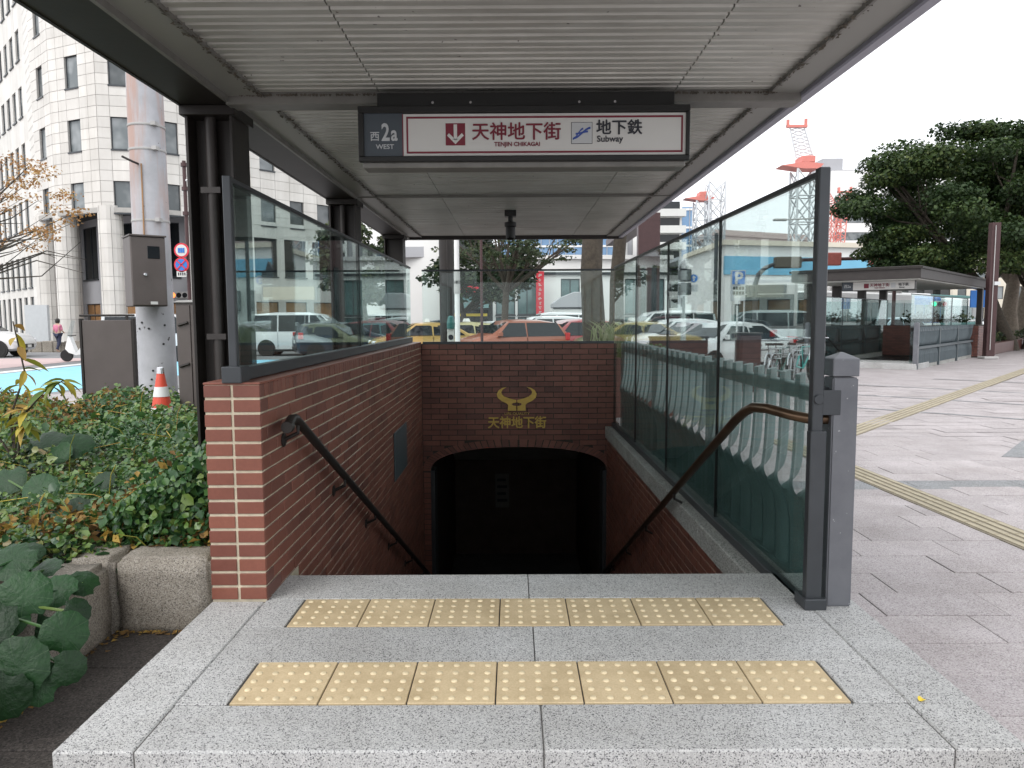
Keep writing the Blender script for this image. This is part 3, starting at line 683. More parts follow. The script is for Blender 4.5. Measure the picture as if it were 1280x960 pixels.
pl.add([(hole[0], 2, H0), (hole[2], 2, H0), (hole[2], 3.6, H0), (hole[0], 3.6, H0)], [(0, 1, 2, 3)])
pl.add([(hole[0], 9.53, H0), (hole[2], 9.53, H0), (hole[2], 15.99, H0), (hole[0], 15.6, H0)], [(0, 1, 2, 3)])
rest = [(hole[2], 2), (70, 2), (70, 78), (60, 72), (21, 33.5), (8.3, 24.5), (4.2, 18.0), (2.6, 16.2), (hole[2], 15.99)]
pl.add([(x, y, H0) for x, y in rest], [tuple(range(len(rest)))])
plaza = structure('plaza', pl, 'paving', fix=False)
# paving material beyond the built slabs carries the joints
m = M['paving']
bm_ = MB()
for a, b in zip(PLZ[3:], PLZ[4:]):
    a, b = Vector((*a, 0)), Vector((*b, 0)); dv = (b - a).normalized(); nv = Vector((-dv.y, dv.x, 0)) * -.16
    q = [a, b, b + nv, a + nv]
    bm_.add([(p.x, p.y, RD - .05) for p in q] + [(p.x, p.y, .004) for p in q], [(0, 1, 2, 3), (4, 5, 6, 7), (0, 1, 5, 4), (1, 2, 6, 5), (2, 3, 7, 6), (3, 0, 4, 7)])
structure('kerb', bm_, 'concrete')
PW, PD = .60, .305
jn = MB().add([(1.57, -.5, -.0085), (20, -.5, -.0085), (20, 6.18, -.0085), (1.57, 6.18, -.0085)], [(0, 1, 2, 3)]).add([(1.62, 6.5, -.0085), (20, 6.5, -.0085), (20, 15.5, -.0085), (1.62, 15.5, -.0085)], [(0, 1, 2, 3)])
structure('paving_bed', jn, 'paving_joint' if 'paving_joint' in M else (plain('paving_joint', (.25, .22, .22), .9, var=.2, scale=9) and 'paving_joint'), fix=False)
E1 = gp(1280, 665); 
def guide_x(y): return 3.34 - .048 * (y - 4.0)
cells = []
row = 0; y = -.45
while y < 15.2:
    if 6.17 < y + PD / 2 < 6.52: y = 6.515
    x = 1.60 - (row % 2) * .3 - ((row * 7) % 3) * .09
    while x < 19.5:
        a, b = max(x, 1.60), x + PW; x += PW
        if b - a > .06: cells.append((a, b, y, y + PD))
    y += PD; row += 1
info = sorted(cells, key=lambda c: (Vector(((c[0] + c[1]) / 2, (c[2] + c[3]) / 2, -EYE)).length) + (5 if c[3] < 2.2 else 0))
ps = {}; stf = MB(); n = 0
for c in info:
    wd = c[1] - c[0]; cx, cy = (c[0] + c[1]) / 2, (c[2] + c[3]) / 2; dz = random.uniform(-.0022, .0022)
    far = max(0, (Vector((cx, cy)).length - 5) * .0012)
    if n < 300:
        k = round(wd, 2)
        if k not in ps: ps[k] = MB().box(-wd / 2 + .0028, -PD / 2 + .0028, -.03, wd / 2 - .0028, PD / 2 - .0028, 0, 0).mesh('paving_slab', 'paving', .0025)
        link('paving_slab', ps[k], plaza, (cx, cy, dz)); n += 1
    else:
        stf.add([(c[0] + .003, c[2] + .003, dz), (c[1] - .003, c[2] + .003, dz), (c[1] - .003, c[3] - .003, dz), (c[0] + .003, c[3] - .003, dz)], [(0, 1, 2, 3)])
part('paving_slab', stf, 'paving', plaza, kind='stuff', fix=False)
# grey band across the plaza and grey inset
for k in range(18):
    x = 1.60 + k * .92; part('band_slab', MB().box(x + .003, 6.19, -.03, x + .917, 6.505, .001, 0), 'paving_grey', plaza, bevel=.002)
ins = [gp(1252, 571), gp(1300, 573), gp(1320, 556), gp(1278, 551)]
part('inset_slab', MB().add([(p.x, p.y, .004) for p in ins] + [(p.x, p.y, -.02) for p in ins], [(0, 1, 2, 3), (0, 1, 5, 4), (1, 2, 6, 5), (2, 3, 7, 6), (3, 0, 4, 7)]), 'paving_grey', plaza)
# dark grey joint lines of the far paving, running with the second entrance
AX = R(-41)
du = Vector((math.sin(-AX), math.cos(AX), 0)); dvv = Vector((du.y, -du.x, 0))
pj_ = MB()
for s0, t0, ln in ((12.5, -6, 24), (14.6, -6, 24), (16.8, -5, 26), (19.5, -4, 26)):
    p = du * s0 + dvv * 0
    q0 = p + dvv * (t0); q1 = p + dvv * (t0 + ln)
    w_ = du * .10
    pj_.add([(v.x, v.y, .004) for v in (q0, q1, q1 + w_, q0 + w_)], [(0, 1, 2, 3)])
part('band_strip', pj_, 'paving_grey', plaza, fix=False)
# guide tiles (bars along the walking line)
def bar_tile():
    mb = MB().box(-.15, -.15, -.03, .15, .15, .003, 0)
    return mb.mesh('guide_tile', 'guide_groove', 0)
bt = bar_tile(); bb = MB()
for i in range(4): bb.box(-.13 + i * .0725, -.145, .002, -.13 + i * .0725 + .043, .145, .009)
bars = bb.mesh('bar', 'guide_tile', .002)
def guide(p0, p1):
    p0, p1 = Vector(p0), Vector(p1); dd = p1 - p0; n = int(dd.length / .303); rz = -math.atan2(dd.x, dd.y); dd.normalize()
    for i in range(n):
        c = p0 + dd * (.303 * (i + .5)); t = link('guide_tile', bt, plaza, (c.x, c.y, .003), (0, 0, rz)); link('bar', bars, t)
guide((guide_x(.6), .6, 0), (guide_x(9.0), 9.0, 0))
g0, g1 = gp(1074, 536.5), gp(1280, 463.5); gd = (g1 - g0).normalized()
guide(g0 - gd * 1.0, g1 + gd * 7)
for px, py, r_ in ((1262, 499, .42), (1079, 526, .36)):
    c = gp(px, py); solo('manhole_cover', MB().lathe([(r_, 0), (r_, .004), (r_ - .03, .006), (r_ - .03, .004), (0.01, .004)], (c.x, c.y, .003), 28), 'paving', 'round paved manhole cover set flush in the plaza ' + ('behind the yellow guide strip' if px > 1200 else 'beside the grey gate post'), 'manhole cover', tuple(c))
# old dark paving between the landing and the planter
op = MB().add([(-1.88, -3, -.008), (-1.40, -3, -.008), (-1.40, 3.38, -.008), (-1.88, 3.38, -.008)], [(0, 1, 2, 3)])
side = structure('side_path', op, 'joint', fix=False)
y = -.6
while y < 3.36:
    part('path_slab', MB().box(-1.872, y + .003, -.03, -1.412, min(y + .597, 3.36), 0, 0), 'old_paving', side, bevel=.004); y += .6
# front ground the camera stands on
fr_ = MB().add([(-1.88, -3, -.006), (1.6, -3, -.006), (1.6, 2.14, -.006), (-1.88, 2.14, -.006)], [(0, 1, 2, 3)]); structure('front_paving', fr_, 'paving', fix=False)
# road markings and coloured bands
rm = MB()
def band(name, pts, z, mat): structure(name, MB().add([(x, y, z) for x, y in pts], [tuple(range(len(pts)))]), mat, fix=False)
band('cycle_lane', [(-15.4, 15.45), (-10.4, 15.45), (-8.6, 29.5), (-15.4, 29.5)], RD + .004, 'lane_blue')
band('lane_line', [(-16.1, 15), (-15.6, 15), (-15.6, 31), (-16.1, 31)], RD + .004, 'white_line')
band('far_walk', [(-60, 14), (-17.2, 14), (-17.2, 31.5), (-60, 31.5)], RD + .006, 'walk_pink')
band('near_walk', [(-60, 13.6), (-9.2, 13.6), (-9.2, 15.9), (-60, 15.9)], RD + .008, 'walk_pink')
for k in range(6): band('crossing_stripe', [(-9.5 + k * 1.0, 26.2), (-9.0 + k * 1.0, 26.2), (-8.2 + k * 1.0, 29.6), (-8.7 + k * 1.0, 29.6)], RD + .004, 'white_line')
band('lane_line', [(-7, 29.8), (12, 29.4), (12, 29.6), (-7, 30.0)], RD + .004, 'white_line')
band('lane_line', [(-40, 37.6), (30, 36.6), (30, 36.8), (-40, 37.8)], RD + .004, 'white_line')

# ================================================================== planter
cs = thing('planter_kerb', 'rough granite kerb around the ivy bed beside the brick pier', 'kerb', (-1.87, 3.36, 0))
KZ = .345
from mathutils import noise
def lerp2(a, b, t): return a + (b - a) * t
def kstone(x0, y0, x1, y1):
    mb = MB(); nx = max(2, int(abs(x1 - x0) / .09)); ny = max(2, int(abs(y1 - y0) / .09))
    bm = bmesh.new(); bmesh.ops.create_cube(bm, size=1); g_ = org(cs); h_ = KZ + random.uniform(-.008, .008)
    for v in bm.verts: v.co = Vector((lerp2(x0 + .003, x1 - .003, v.co.x + .5) - g_.x, lerp2(y0 + .003, y1 - .003, v.co.y + .5) - g_.y, lerp2(-.05, h_, v.co.z + .5)))
    bmesh.ops.bevel(bm, geom=list(bm.edges), offset=.024, segments=2, affect='EDGES'); bmesh.ops.subdivide_edges(bm, edges=[e for e in bm.edges if e.calc_length() > .1], cuts=5, use_grid_fill=True)
    for v in bm.verts: v.co += noise.noise_vector(v.co * 9 + Vector((x0 * 3, y0, 0))) * .009 + noise.noise_vector(v.co * 31) * .003
    me = bpy.data.meshes.new('kerb_stone'); bm.to_mesh(me); bm.free(); me.materials.append(M['curb_stone']); me.polygons.foreach_set('use_smooth', [True] * len(me.polygons)); link('kerb_stone', me, cs)
kstone(-1.866, 3.36, -1.409, 3.60)
kstone(-2.10, 3.36, -1.87, 3.66)
for y in (2.74, 2.1, 1.46, .82, .18): kstone(-2.10, y - .0, -1.868, y + .62)
for k in range(6): kstone(-1.87 - .0 - (k + 1) * 0 - 6.2 + k * .0, 8.3 + 0, -6.0, 8.5) if 0 else None
def hz(x, y):                                   # height of the planted mound
    h = .34 + .20 * min(1, max(0, (y - 3.5) / 1.6)) + .07 * min(1, max(0, (y - 5) / 2.0))
    h += .05 * math.sin(x * 2.3 + 1) * math.cos(y * 1.9) + .045 * math.sin(x * 5.1 + y * 3.7) + .03 * math.sin(x * 11 - y * 7)
    if x > -2.3: h += .42 * min(1, (x + 2.3) / .45) * min(1, max(0, (y - 3.52) / .45)) * (1 if y < 4.6 else max(0, 1 - (y - 4.6)))
    if y < 3.9 and x > -1.95: h -= .10 * (3.9 - y)
    return h
so_ = MB(); nx, ny = 26, 34
gx = [-7.5 + (7.5 - 1.42) * i / nx for i in range(nx + 1)]; gy = [.2 + 8.2 * j / ny for j in range(ny + 1)]
vs = [(x, y, (hz(x, y) - .14 if y > 3.5 else .22) if not (x > -1.9 and y < 3.5) else -.3) for y in gy for x in gx]
so_.add(vs, [(j * (nx + 1) + i, j * (nx + 1) + i + 1, (j + 1) * (nx + 1) + i + 1, (j + 1) * (nx + 1) + i) for j in range(ny) for i in range(nx) if not (gx[i + 1] > -2.08 and gy[j] < 3.42)])
structure('soil_bed', so_, 'soil', fix=False)
def leaf_cloud(name, P, Nrm, size, mat, parent=None, kind='stuff', aspect=.75, rlo=0., rhi=1., seed=0, fold=.25, rv=None, rnd_leaf=False):
    """many small folded leaves (4 triangles each) at points P with normals Nrm"""
    rg = np.random.default_rng(seed); n = len(P); P = np.asarray(P, float); Nrm = np.asarray(Nrm, float)
    Nrm /= np.linalg.norm(Nrm, axis=1)[:, None] + 1e-9
    rd = rg.normal(size=(n, 3)); U = np.cross(Nrm, rd); U /= np.linalg.norm(U, axis=1)[:, None] + 1e-9; V = np.cross(Nrm, U)
    s = np.asarray(size)[:, None] if np.ndim(size) else np.full((n, 1), size)
    s = s * rg.uniform(.65, 1.3, (n, 1)); a = aspect
    k = 6 if rnd_leaf else 4; up_n = Nrm * s * fold * .4
    if rnd_leaf:
        w1, w2 = rg.uniform(.36, .52, (n, 1)), rg.uniform(.26, .42, (n, 1))
        pts = [P - U * s * .42, P - U * s * .16 + V * s * w1 * a + up_n, P + U * s * .26 + V * s * w2 * a + up_n * .6, P + U * s * .58 - Nrm * s * .14, P + U * s * .26 - V * s * w2 * a + up_n * .6, P - U * s * .16 - V * s * w1 * a + up_n]
        tri = [[0, 3, 2], [0, 2, 1], [0, 4, 3], [0, 5, 4]]
    else:
        pts = [P - U * s * .5, P + U * s * .08 + V * s * .5 * a + up_n, P + U * s * .55 - Nrm * s * .12, P + U * s * .08 - V * s * .5 * a + up_n]; tri = [[0, 2, 1], [0, 3, 2]]
    vs = np.stack(pts, 1).reshape(-1, 3); b = np.arange(n)[:, None] * k
    fs = np.concatenate([b + np.array([t_])for t_ in tri], 1).reshape(-1, 3)
    me = bpy.data.meshes.new(name); me.vertices.add(len(vs)); me.vertices.foreach_set('co', vs.ravel().astype(np.float32))
    me.loops.add(len(fs) * 3); me.loops.foreach_set('vertex_index', fs.ravel().astype(np.int32))
    me.polygons.add(len(fs)); me.polygons.foreach_set('loop_start', np.arange(0, len(fs) * 3, 3, dtype=np.int32)); me.polygons.foreach_set('loop_total', np.full(len(fs), 3, np.int32))
    r = rg.uniform(rlo, rhi, n) if rv is None else np.asarray(rv)
    at = me.attributes.new('rnd', 'FLOAT', 'FACE'); at.data.foreach_set('value', np.repeat(r, 4 if rnd_leaf else 2).astype(np.float32))
    me.update(); me.materials.append(M[mat]); o = link(name, me, parent)
    if kind: o['kind'] = kind
    return o
# ivy
n = 78000
X = rng.uniform(-7.4, -1.44, n * 2); Y = 3.40 + 4.9 * rng.random(n * 2) ** 1.55
keep = ~((X > -1.86) & (Y < 3.56)); X, Y = X[keep][:n], Y[keep][:n]; n = len(X)
Z = np.array([hz(a, b) for a, b in zip(X, Y)])
clu = .06 * np.sin(X * 17 + 3 * np.sin(Y * 9)) * np.sin(Y * 15 + 2 * np.sin(X * 7)); dep = rng.random(n) ** 1.6 * .16; Z = Z - dep + clu + rng.normal(0, .02, n)
Nn = rng.normal(0, .75, (n, 3)); Nn[:, 2] = np.abs(Nn[:, 2]) + .4; Nn[:, 1] -= .3
sz = np.where(rng.random(n) < .10, .055, .031) * (1 + .10 * np.maximum(0, Y - 4)) * rng.uniform(.7, 1.2, n)
pn = np.sin(X * 3.1 + 2) * np.cos(Y * 2.7 + X) + rng.normal(0, .55, n)      # patches of species
rv = np.clip(.36 + pn * .27, 0.02, .92); rv = np.where(rng.random(n) < .03, rng.uniform(.9, 1, n), rv)
rv = np.where((Y < 3.85) & (X > -2.6) & (rng.random(n) < .16), rng.uniform(.93, 1, n), rv)
ivy = leaf_cloud('ivy', np.stack([X, Y, Z], 1), Nn, sz, 'ivy_leaf', aspect=.95, rv=rv, seed=1, rnd_leaf=True)
ivy['label'] = 'dense mixed ivy covering the planting bed'
n = 9000                                        # drape over the near kerb and toward the camera side
X = rng.uniform(-5.5, -2.05, n); Y = rng.uniform(.9, 3.5, n); Z = .40 + .10 * np.sin(X * 4) + rng.normal(0, .05, n)
Nn = rng.normal(0, .5, (n, 3)); Nn[:, 2] = np.abs(Nn[:, 2]) + .5
leaf_cloud('ivy', np.stack([X, Y, Z], 1), Nn, .036, 'ivy_leaf', aspect=.95, rlo=.1, rhi=.8, seed=2, rnd_leaf=True)
n = 3000                                        # growth pressed against the pier and the column foot
X = rng.uniform(-2.05, -1.42, n); Y = rng.uniform(3.58, 3.9, n); t_ = rng.random(n) ** .8
Z = .30 + t_ * (.66 - .75 * np.abs(X + 1.45)) * (.75 + .5 * (Y - 3.4)); Y = np.where(Z > .7, np.maximum(Y, 3.5), Y)
Nn = rng.normal(0, .5, (n, 3)); Nn[:, 1] -= .7; Nn[:, 2] += .4; Nn[:, 0] -= .25
leaf_cloud('ivy', np.stack([X, Y, Z], 1), Nn, np.where(rng.random(n) < .12, .065, .036), 'ivy_leaf', aspect=.95, rlo=.05, rhi=.72, seed=4, rnd_leaf=True)
n = 1500                                        # dry leaves and dead stems
X = np.concatenate([rng.uniform(-2.6, -1.46, n // 2), rng.uniform(-5.5, -3.8, n // 2)]); Y = np.concatenate([3.56 + .35 * rng.random(n // 2) ** 1.5, rng.uniform(6.3, 7.7, n // 2)])
Z = np.array([hz(a, b) for a, b in zip(X, Y)]) - .01 + rng.normal(0, .03, n) + (Y > 6) * .05
leaf_cloud('dry_leaves', np.stack([X, Y, Z], 1), rng.normal(0, .6, (n, 3)) + [0, 0, .7], .05, 'brown_leaf', aspect=.6, seed=3)
stm = MB()
for k in range(170):
    x = random.uniform(-5.5, -1.6); y = 3.55 + random.random() ** 1.3 * 4; z = hz(x, y) - .06; a = random.uniform(0, 6.28); l_ = random.uniform(.12, .38)
    if random.random() < .3: dx, dy, dz = .05, .02, l_
    else: dx, dy, dz = l_ * math.cos(a), l_ * math.sin(a), random.uniform(.05, .16)
    stm.tube([(x, y, z), (x + dx * .5, y + dy * .5, z + dz * .8), (x + dx, y + dy, z + dz)], .0028, 4)
o_ = part('ivy_stems', stm, 'yellow_leaf', None, kind='stuff')
# big round leaved plants
def round_leaf_mesh(seed):
    rg = random.Random(seed); mb = MB(); n = 22; vs = [(0, 0, 0)]
    for ring in (.45, .8, 1.0):
        for j in range(n):
            a = 2 * math.pi * (j + .5) / n; r = ring * (1 - .35 * math.exp(-((a - math.pi) / .22) ** 2)) if ring > .4 else ring
            r *= 1 + (.05 * math.cos(9 * a) if ring == 1.0 else 0)
            vs.append((r * math.cos(a), r * math.sin(a), .10 * ring ** 2 - (.20 * ring ** 3) + .03 * math.sin(3 * a + seed) * ring))
    fs = [(0, 1 + j, 1 + (j + 1) % n) for j in range(n)]
    for k in range(2):
        b = 1 + k * n; fs += [(b + j, b + n + j, b + n + (j + 1) % n, b + (j + 1) % n) for j in range(n)]
    return mb.add(vs, fs).mesh('leaf', 'round_leaf', smooth=True, fix=False)
RL = [round_leaf_mesh(s) for s in range(4)]
def round_plant(label, base, leaves):
    t = thing('leopard_plant', label, 'plant', base, 0, 'round leaved plants in the bed')
    b = Vector(base)
    for i, (c, r, nrm) in enumerate(leaves):
        c = Vector(c); q = Vector(nrm).normalized().to_track_quat('Z', 'Y')
        q = q @ Matrix.Rotation(random.uniform(0, 6.28), 4, 'Z').to_quaternion()
        o = link('leaf', RL[i % 4], t, c - b); o.rotation_euler = q.to_euler(); o.scale = (r, r, r)
        part('stalk', MB().tube([b + Vector((random.uniform(-.03, .03), random.uniform(-.03, .03), 0)), (b + c) / 2 + Vector((0, 0, .06)), c - Vector(nrm).normalized() * .005], .006, 6), 'ivy_leaf', t)
def at_px(px, py, x=None, y=None):
    r = ray(px, py); t = (y / r.y) if y else (x / r.x); return Vector((0, 0, EYE)) + r * t
lv = [((30, 745), 2.75, .098, (.25, -.85, .5)), ((80, 792), 2.62, .082, (.45, -.8, .35)), ((20, 835), 2.45, .105, (.2, -.9, .35)), ((72, 738), 2.9, .075, (.1, -.7, .75)),
      ((15, 700), 2.95, .095, (.0, -.6, .8)), ((85, 835), 2.5, .06, (.5, -.8, .2)), ((48, 790), 2.8, .08, (.2, -.9, .4)), ((-20, 780), 2.6, .11, (.1, -.8, .5)), ((8, 772), 2.7, .08, (.3, -.7, .6)), ((104, 728), 3.0, .065, (.5, -.4, .8)),
      ((50, 855), 2.5, .075, (.4, -.8, .3)), ((55, 712), 3.05, .07, (-.2, -.5, .9)), ((5, 870), 2.4, .085, (.3, -.9, .1)), ((35, 690), 3.1, .065, (.3, -.4, .9)), ((95, 765), 2.75, .055, (.6, -.6, .4))]
round_plant('clump of large glossy round leaves hanging over the near kerb stones', (-2.22, 2.75, .30), [(at_px(p[0], p[1], y=Y), r, n_) for p, Y, r, n_ in lv])
lv = [((60, 552), 5.1, .12, (.1, -.5, .8)), ((96, 556), 5.0, .11, (.3, -.6, .7)), ((20, 560), 5.2, .12, (-.2, -.5, .8)), ((75, 565), 4.9, .08, (.0, -.8, .5))]
round_plant('small group of broad leaves standing above the middle of the ivy', (-3.25, 5.2, .45), [(at_px(p[0], p[1], y=Y), r, n_) for p, Y, r, n_ in lv])
lv = [((236, 578), 4.3, .10, (.3, -.8, .5)), ((247, 560), 4.4, .08, (.0, -.7, .7)), ((222, 548), 4.6, .07, (-.2, -.5, .8)), ((244, 598), 4.2, .07, (.2, -.9, .3)), ((232, 606), 4.1, .05, (.1, -.9, .4))]
round_plant('broad leaves growing close against the outside of the brick pier', (-1.75, 4.35, .35), [(at_px(p[0], p[1], y=Y), r, n_) for p, Y, r, n_ in lv])
lv = [((50, 612), 4.1, .10, (.1, -.8, .5)), ((95, 640), 3.9, .085, (.2, -.8, .5)), ((10, 600), 4.2, .10, (.0, -.7, .6)), ((130, 600), 4.2, .06, (0, -.7, .6))]
round_plant('dull dark broad leaves low in the nearer part of the ivy', (-2.5, 4.0, .30), [(at_px(p[0], p[1], y=Y), r, n_) for p, Y, r, n_ in lv])
# sapling with yellowing leaves
sp_ = thing('sapling', 'thin young shrub with drooping yellow and green leaves at the edge of the ivy bed', 'shrub', (-3.35, 5.0, .45))
o = org(sp_)
stems = [[(-3.40, 5.0, .45), (-3.42, 5.0, .80), (-3.30, 5.0, 1.10), (-3.36, 5.0, 1.45)], [(-3.40, 5.0, .45), (-3.36, 4.95, .75), (-3.12, 4.9, .98), (-2.98, 4.9, 1.06)], [(-3.4, 5, .5), (-3.6, 5, .8), (-3.7, 5.05, 1.1)], [(-3.4, 5, .45), (-3.3, 4.9, .65), (-3.2, 4.85, .80)]]
for s in stems: part('stem', MB().tube(s, [.009, .008, .006, .004][:len(s)], 6), 'bark', sp_)
def lance(l, wd):
    mb = MB(); vs = []; n = 5
    for i in range(n + 1):
        t = i / n; ww = wd * math.sin(math.pi * (.08 + .92 * t)) * (1 if t < .999 else .05); z = -.35 * l * t * t
        vs += [(l * t, -ww, z + ww * .4), (l * t, 0, z), (l * t, ww, z + ww * .4)]
    fs = []
    for i in range(n): fs += [(3 * i, 3 * i + 1, 3 * i + 4, 3 * i + 3), (3 * i + 1, 3 * i + 2, 3 * i + 5, 3 * i + 4)]
    return mb.add(vs, fs, 0).mesh('leaf', 'yellow_leaf', smooth=True, fix=False)
LN = [lance(.14, .023), lance(.11, .024), lance(.17, .024)]
for s in stems:
    tip = Vector(s[-1])
    for k in range(24):
        t = random.random() ** .6; i = min(len(s) - 2, int(t * (len(s) - 1))); p = Vector(s[i]).lerp(Vector(s[i + 1]), t * (len(s) - 1) - i)
        if p.z < .75: continue
        l = link('leaf', random.choice(LN), sp_, p - o); l.rotation_euler = (random.uniform(-.6, .6), random.uniform(-.2, 1.0), random.uniform(0, 6.28))
# fallen leaves
def fallen(x, y, z, s, lab, mt='yellow_leaf'):
    me = MB(); n = 9; pts = [(s * (1 + .3 * math.cos(3 * a)) * math.cos(a), s * .8 * math.sin(a), .004 * math.sin(2 * a) + .006) for a in [2 * math.pi * i / n for i in range(n)]]
    me.add([(0, 0, .008)] + pts, [(0, 1 + i, 1 + (i + 1) % n) for i in range(n)], 0)
    o = link('fallen_leaf', me.mesh('fallen_leaf', mt, fix=False), None, (x, y, z)); o.rotation_euler = (0, 0, random.uniform(0, 6)); tag(o, lab, 'leaf', 'fallen leaves'); return o
p = gp(1152, 876, L); fallen(p.x, p.y, L + .001, .016, 'single small yellow leaf lying on the pale granite edge strip', 'yellow_paint')
lit = MB()
for k in range(320):
    if random.random() < .7: x, y = -1.862 + abs(random.gauss(0, .022)), random.uniform(1.2, 3.35)
    else: x, y = random.uniform(-1.86, -1.42), 3.352 - abs(random.gauss(0, .018))
    s = random.uniform(.005, .018); a = random.random() * 6
    lit.add([(x + s * math.cos(a + b), y + s * math.sin(a + b), random.uniform(.002, .012)) for b in (0, 1.9, 3.3)], [(0, 1, 2)])
o = part('leaf_litter', lit, 'brown_leaf', None, kind='stuff', fix=False)

# ================================================================== street furniture beside the planter
PX, PY = -4.06, 8.45
up_ = thing('utility_pole', 'thick grey concrete utility pole with pink rust stains rising past the canopy', 'utility pole', (PX, PY, 0))
part('shaft', MB().lathe([(.205, -.1), (.20, 1), (.185, 4), (.165, 9), (.16, 11)], (PX, PY, 0), 28), 'pole_concrete', up_, smooth=True)
for z, r in ((2.55, .195), (3.32, .192), (3.58, .191)):
    part('clamp_band', MB().lathe([(r + .002, z - .012), (r + .004, z), (r + .002, z + .012)], (PX, PY, 0), 28).box(PX + .14, PY - .20, z - .02, PX + .19, PY - .12, z + .02), 'concrete', up_)
part('step_peg', MB().tube([(PX - .02, PY - .19, 3.15), (PX - .02, PY - .30, 3.15), (PX - .12, PY - .33, 3.20)], .012, 6), 'bronze', up_)
part('conduit', MB().tube([(PX + .02, PY - .21, 2.2), (PX + .02, PY - .20, 3.15)], .008, 6), 'timber', up_)
for k in range(12):
    a = random.uniform(-2.4, -.6); z = random.uniform(.6, 2.2); part('hole_plug', MB().lathe([(.012, 0), (.012, .006), (.004, .008)], (0, 0, 0), 8, 'y').xf(Matrix.Translation((PX + .2 * math.cos(a), PY + .2 * math.sin(a), z)) @ Matrix.Rotation(a - math.pi / 2, 4, 'Z')), 'black', up_)
cb = thing('meter_box', 'brown steel meter box with a small window strapped to the concrete pole', 'meter box', (-3.93, 8.02, 1.6), R(38))
part('case', MB().box(-.17, -.14, 0, .17, .22, .73), 'box_brown', cb, bevel=.006, world=False)
part('door', MB().box(-.165, -.152, .01, .165, -.14, .72), 'box_brown', cb, bevel=.004, world=False)
part('window', MB().box(-.01, -.158, .50, .11, -.15, .63), 'dark_glass', cb, bevel=.003, world=False)
part('lock', MB().lathe([(.02, 0), (.02, -.02), (.012, -.03)], (-.04, -.152, .33), 10, 'y'), 'chrome', cb, world=False)
part('label_plate', MB().box(.0, -.155, .02, .07, -.151, .05), 'sign_white', cb, world=False)
part('roof_lip', MB().box(-.18, -.165, .73, .18, .23, .745), 'box_brown', cb, world=False)
a_, b_ = ap(104, 476, 8.8), ap(168, 400, 8.8)
nb = thing('board_back', 'plain brown steel board seen from behind, standing on two posts past the ivy', 'sign board', (-4.85, 8.8, 0))
part('panel', MB().box(a_.x + .03, 8.78, .40, b_.x - .03, 8.82, b_.z), 'box_brown', nb, bevel=.006)
for x in (a_.x, b_.x - .025): part('post', MB().box(x, 8.77, -.1, x + .03, 8.83, b_.z + .02), 'bronze', nb, bevel=.003)
part('top_bar', MB().tube([(a_.x, 8.8, b_.z + .055), (b_.x + .0, 8.8, b_.z + .055)], .014, 8), 'bronze', nb)
for x in (a_.x + .1, b_.x - .1): part('bar_stay', MB().box(x, 8.79, b_.z - .01, x + .025, 8.81, b_.z + .05), 'bronze', nb)
c0 = ap(219, 378, 7.6); c1 = ap(253, 378, 7.6)
ec = thing('electric_cabinet', 'tall dark brown steel cabinet with hinged doors between the pole and the canopy column', 'cabinet', (-3.3, 7.7, 0))
part('body', MB().box(c0.x, 7.6, -.05, c1.x + .12, 8.0, c0.z), 'box_brown', ec, bevel=.006)
part('door', MB().box(c0.x + .02, 7.585, .1, (c0.x + c1.x) / 2 + .01, 7.6, c0.z - .03), 'box_brown', ec, bevel=.003)
part('door', MB().box((c0.x + c1.x) / 2 + .02, 7.583, .1, c1.x + .10, 7.6, c0.z - .03), 'box_brown', ec, bevel=.003)
for z in (.55, .98, 1.40): part('hinge', MB().tube([(c0.x + .03, 7.575, z), (c0.x + .13, 7.57, z + .03)], .014, 6), 'bronze', ec)
for z in (.62, 1.0): part('lock', MB().lathe([(.022, 0), (.018, -.02)], (c1.x - .04, 7.583, z), 10, 'y'), 'bronze', ec)
part('top_cover', MB().prism([(c0.x - .02, c0.z), (c1.x + .14, c0.z), (c1.x + .1, c0.z + .03), (c0.x + .04, c0.z + .02)], 7.57, 8.0), 'concrete', ec)
kn = thing('traffic_cone', 'orange red traffic cone with white bands behind the ivy next to the concrete pole', 'traffic cone', (-3.22, 6.75, .27))
c = Vector((-3.22, 6.75, .27)); zs = [0, .12, .26, .38, .50, .60, .70]; rr = lambda z: .155 - .175 * z
part('base', MB().box(c.x - .19, c.y - .19, c.z, c.x + .19, c.y + .19, c.z + .03), 'cone_red', kn, bevel=.01)
part('cone_body', MB().lathe([(rr(.03), .03), (rr(.70), .70), (rr(.71) - .005, .715)], tuple(c), 20), 'cone_red', kn, smooth=True)
for z0, z1 in ((.29, .39), (.49, .58)): part('white_band', MB().lathe([(rr(z0) + .003, z0), (rr(z1) + .003, z1)], tuple(c), 20), 'white_plastic', kn, smooth=True)
part('tip', MB().lathe([(.034, .70), (.03, .75), (.018, .76)], tuple(c), 12), 'chrome', kn)
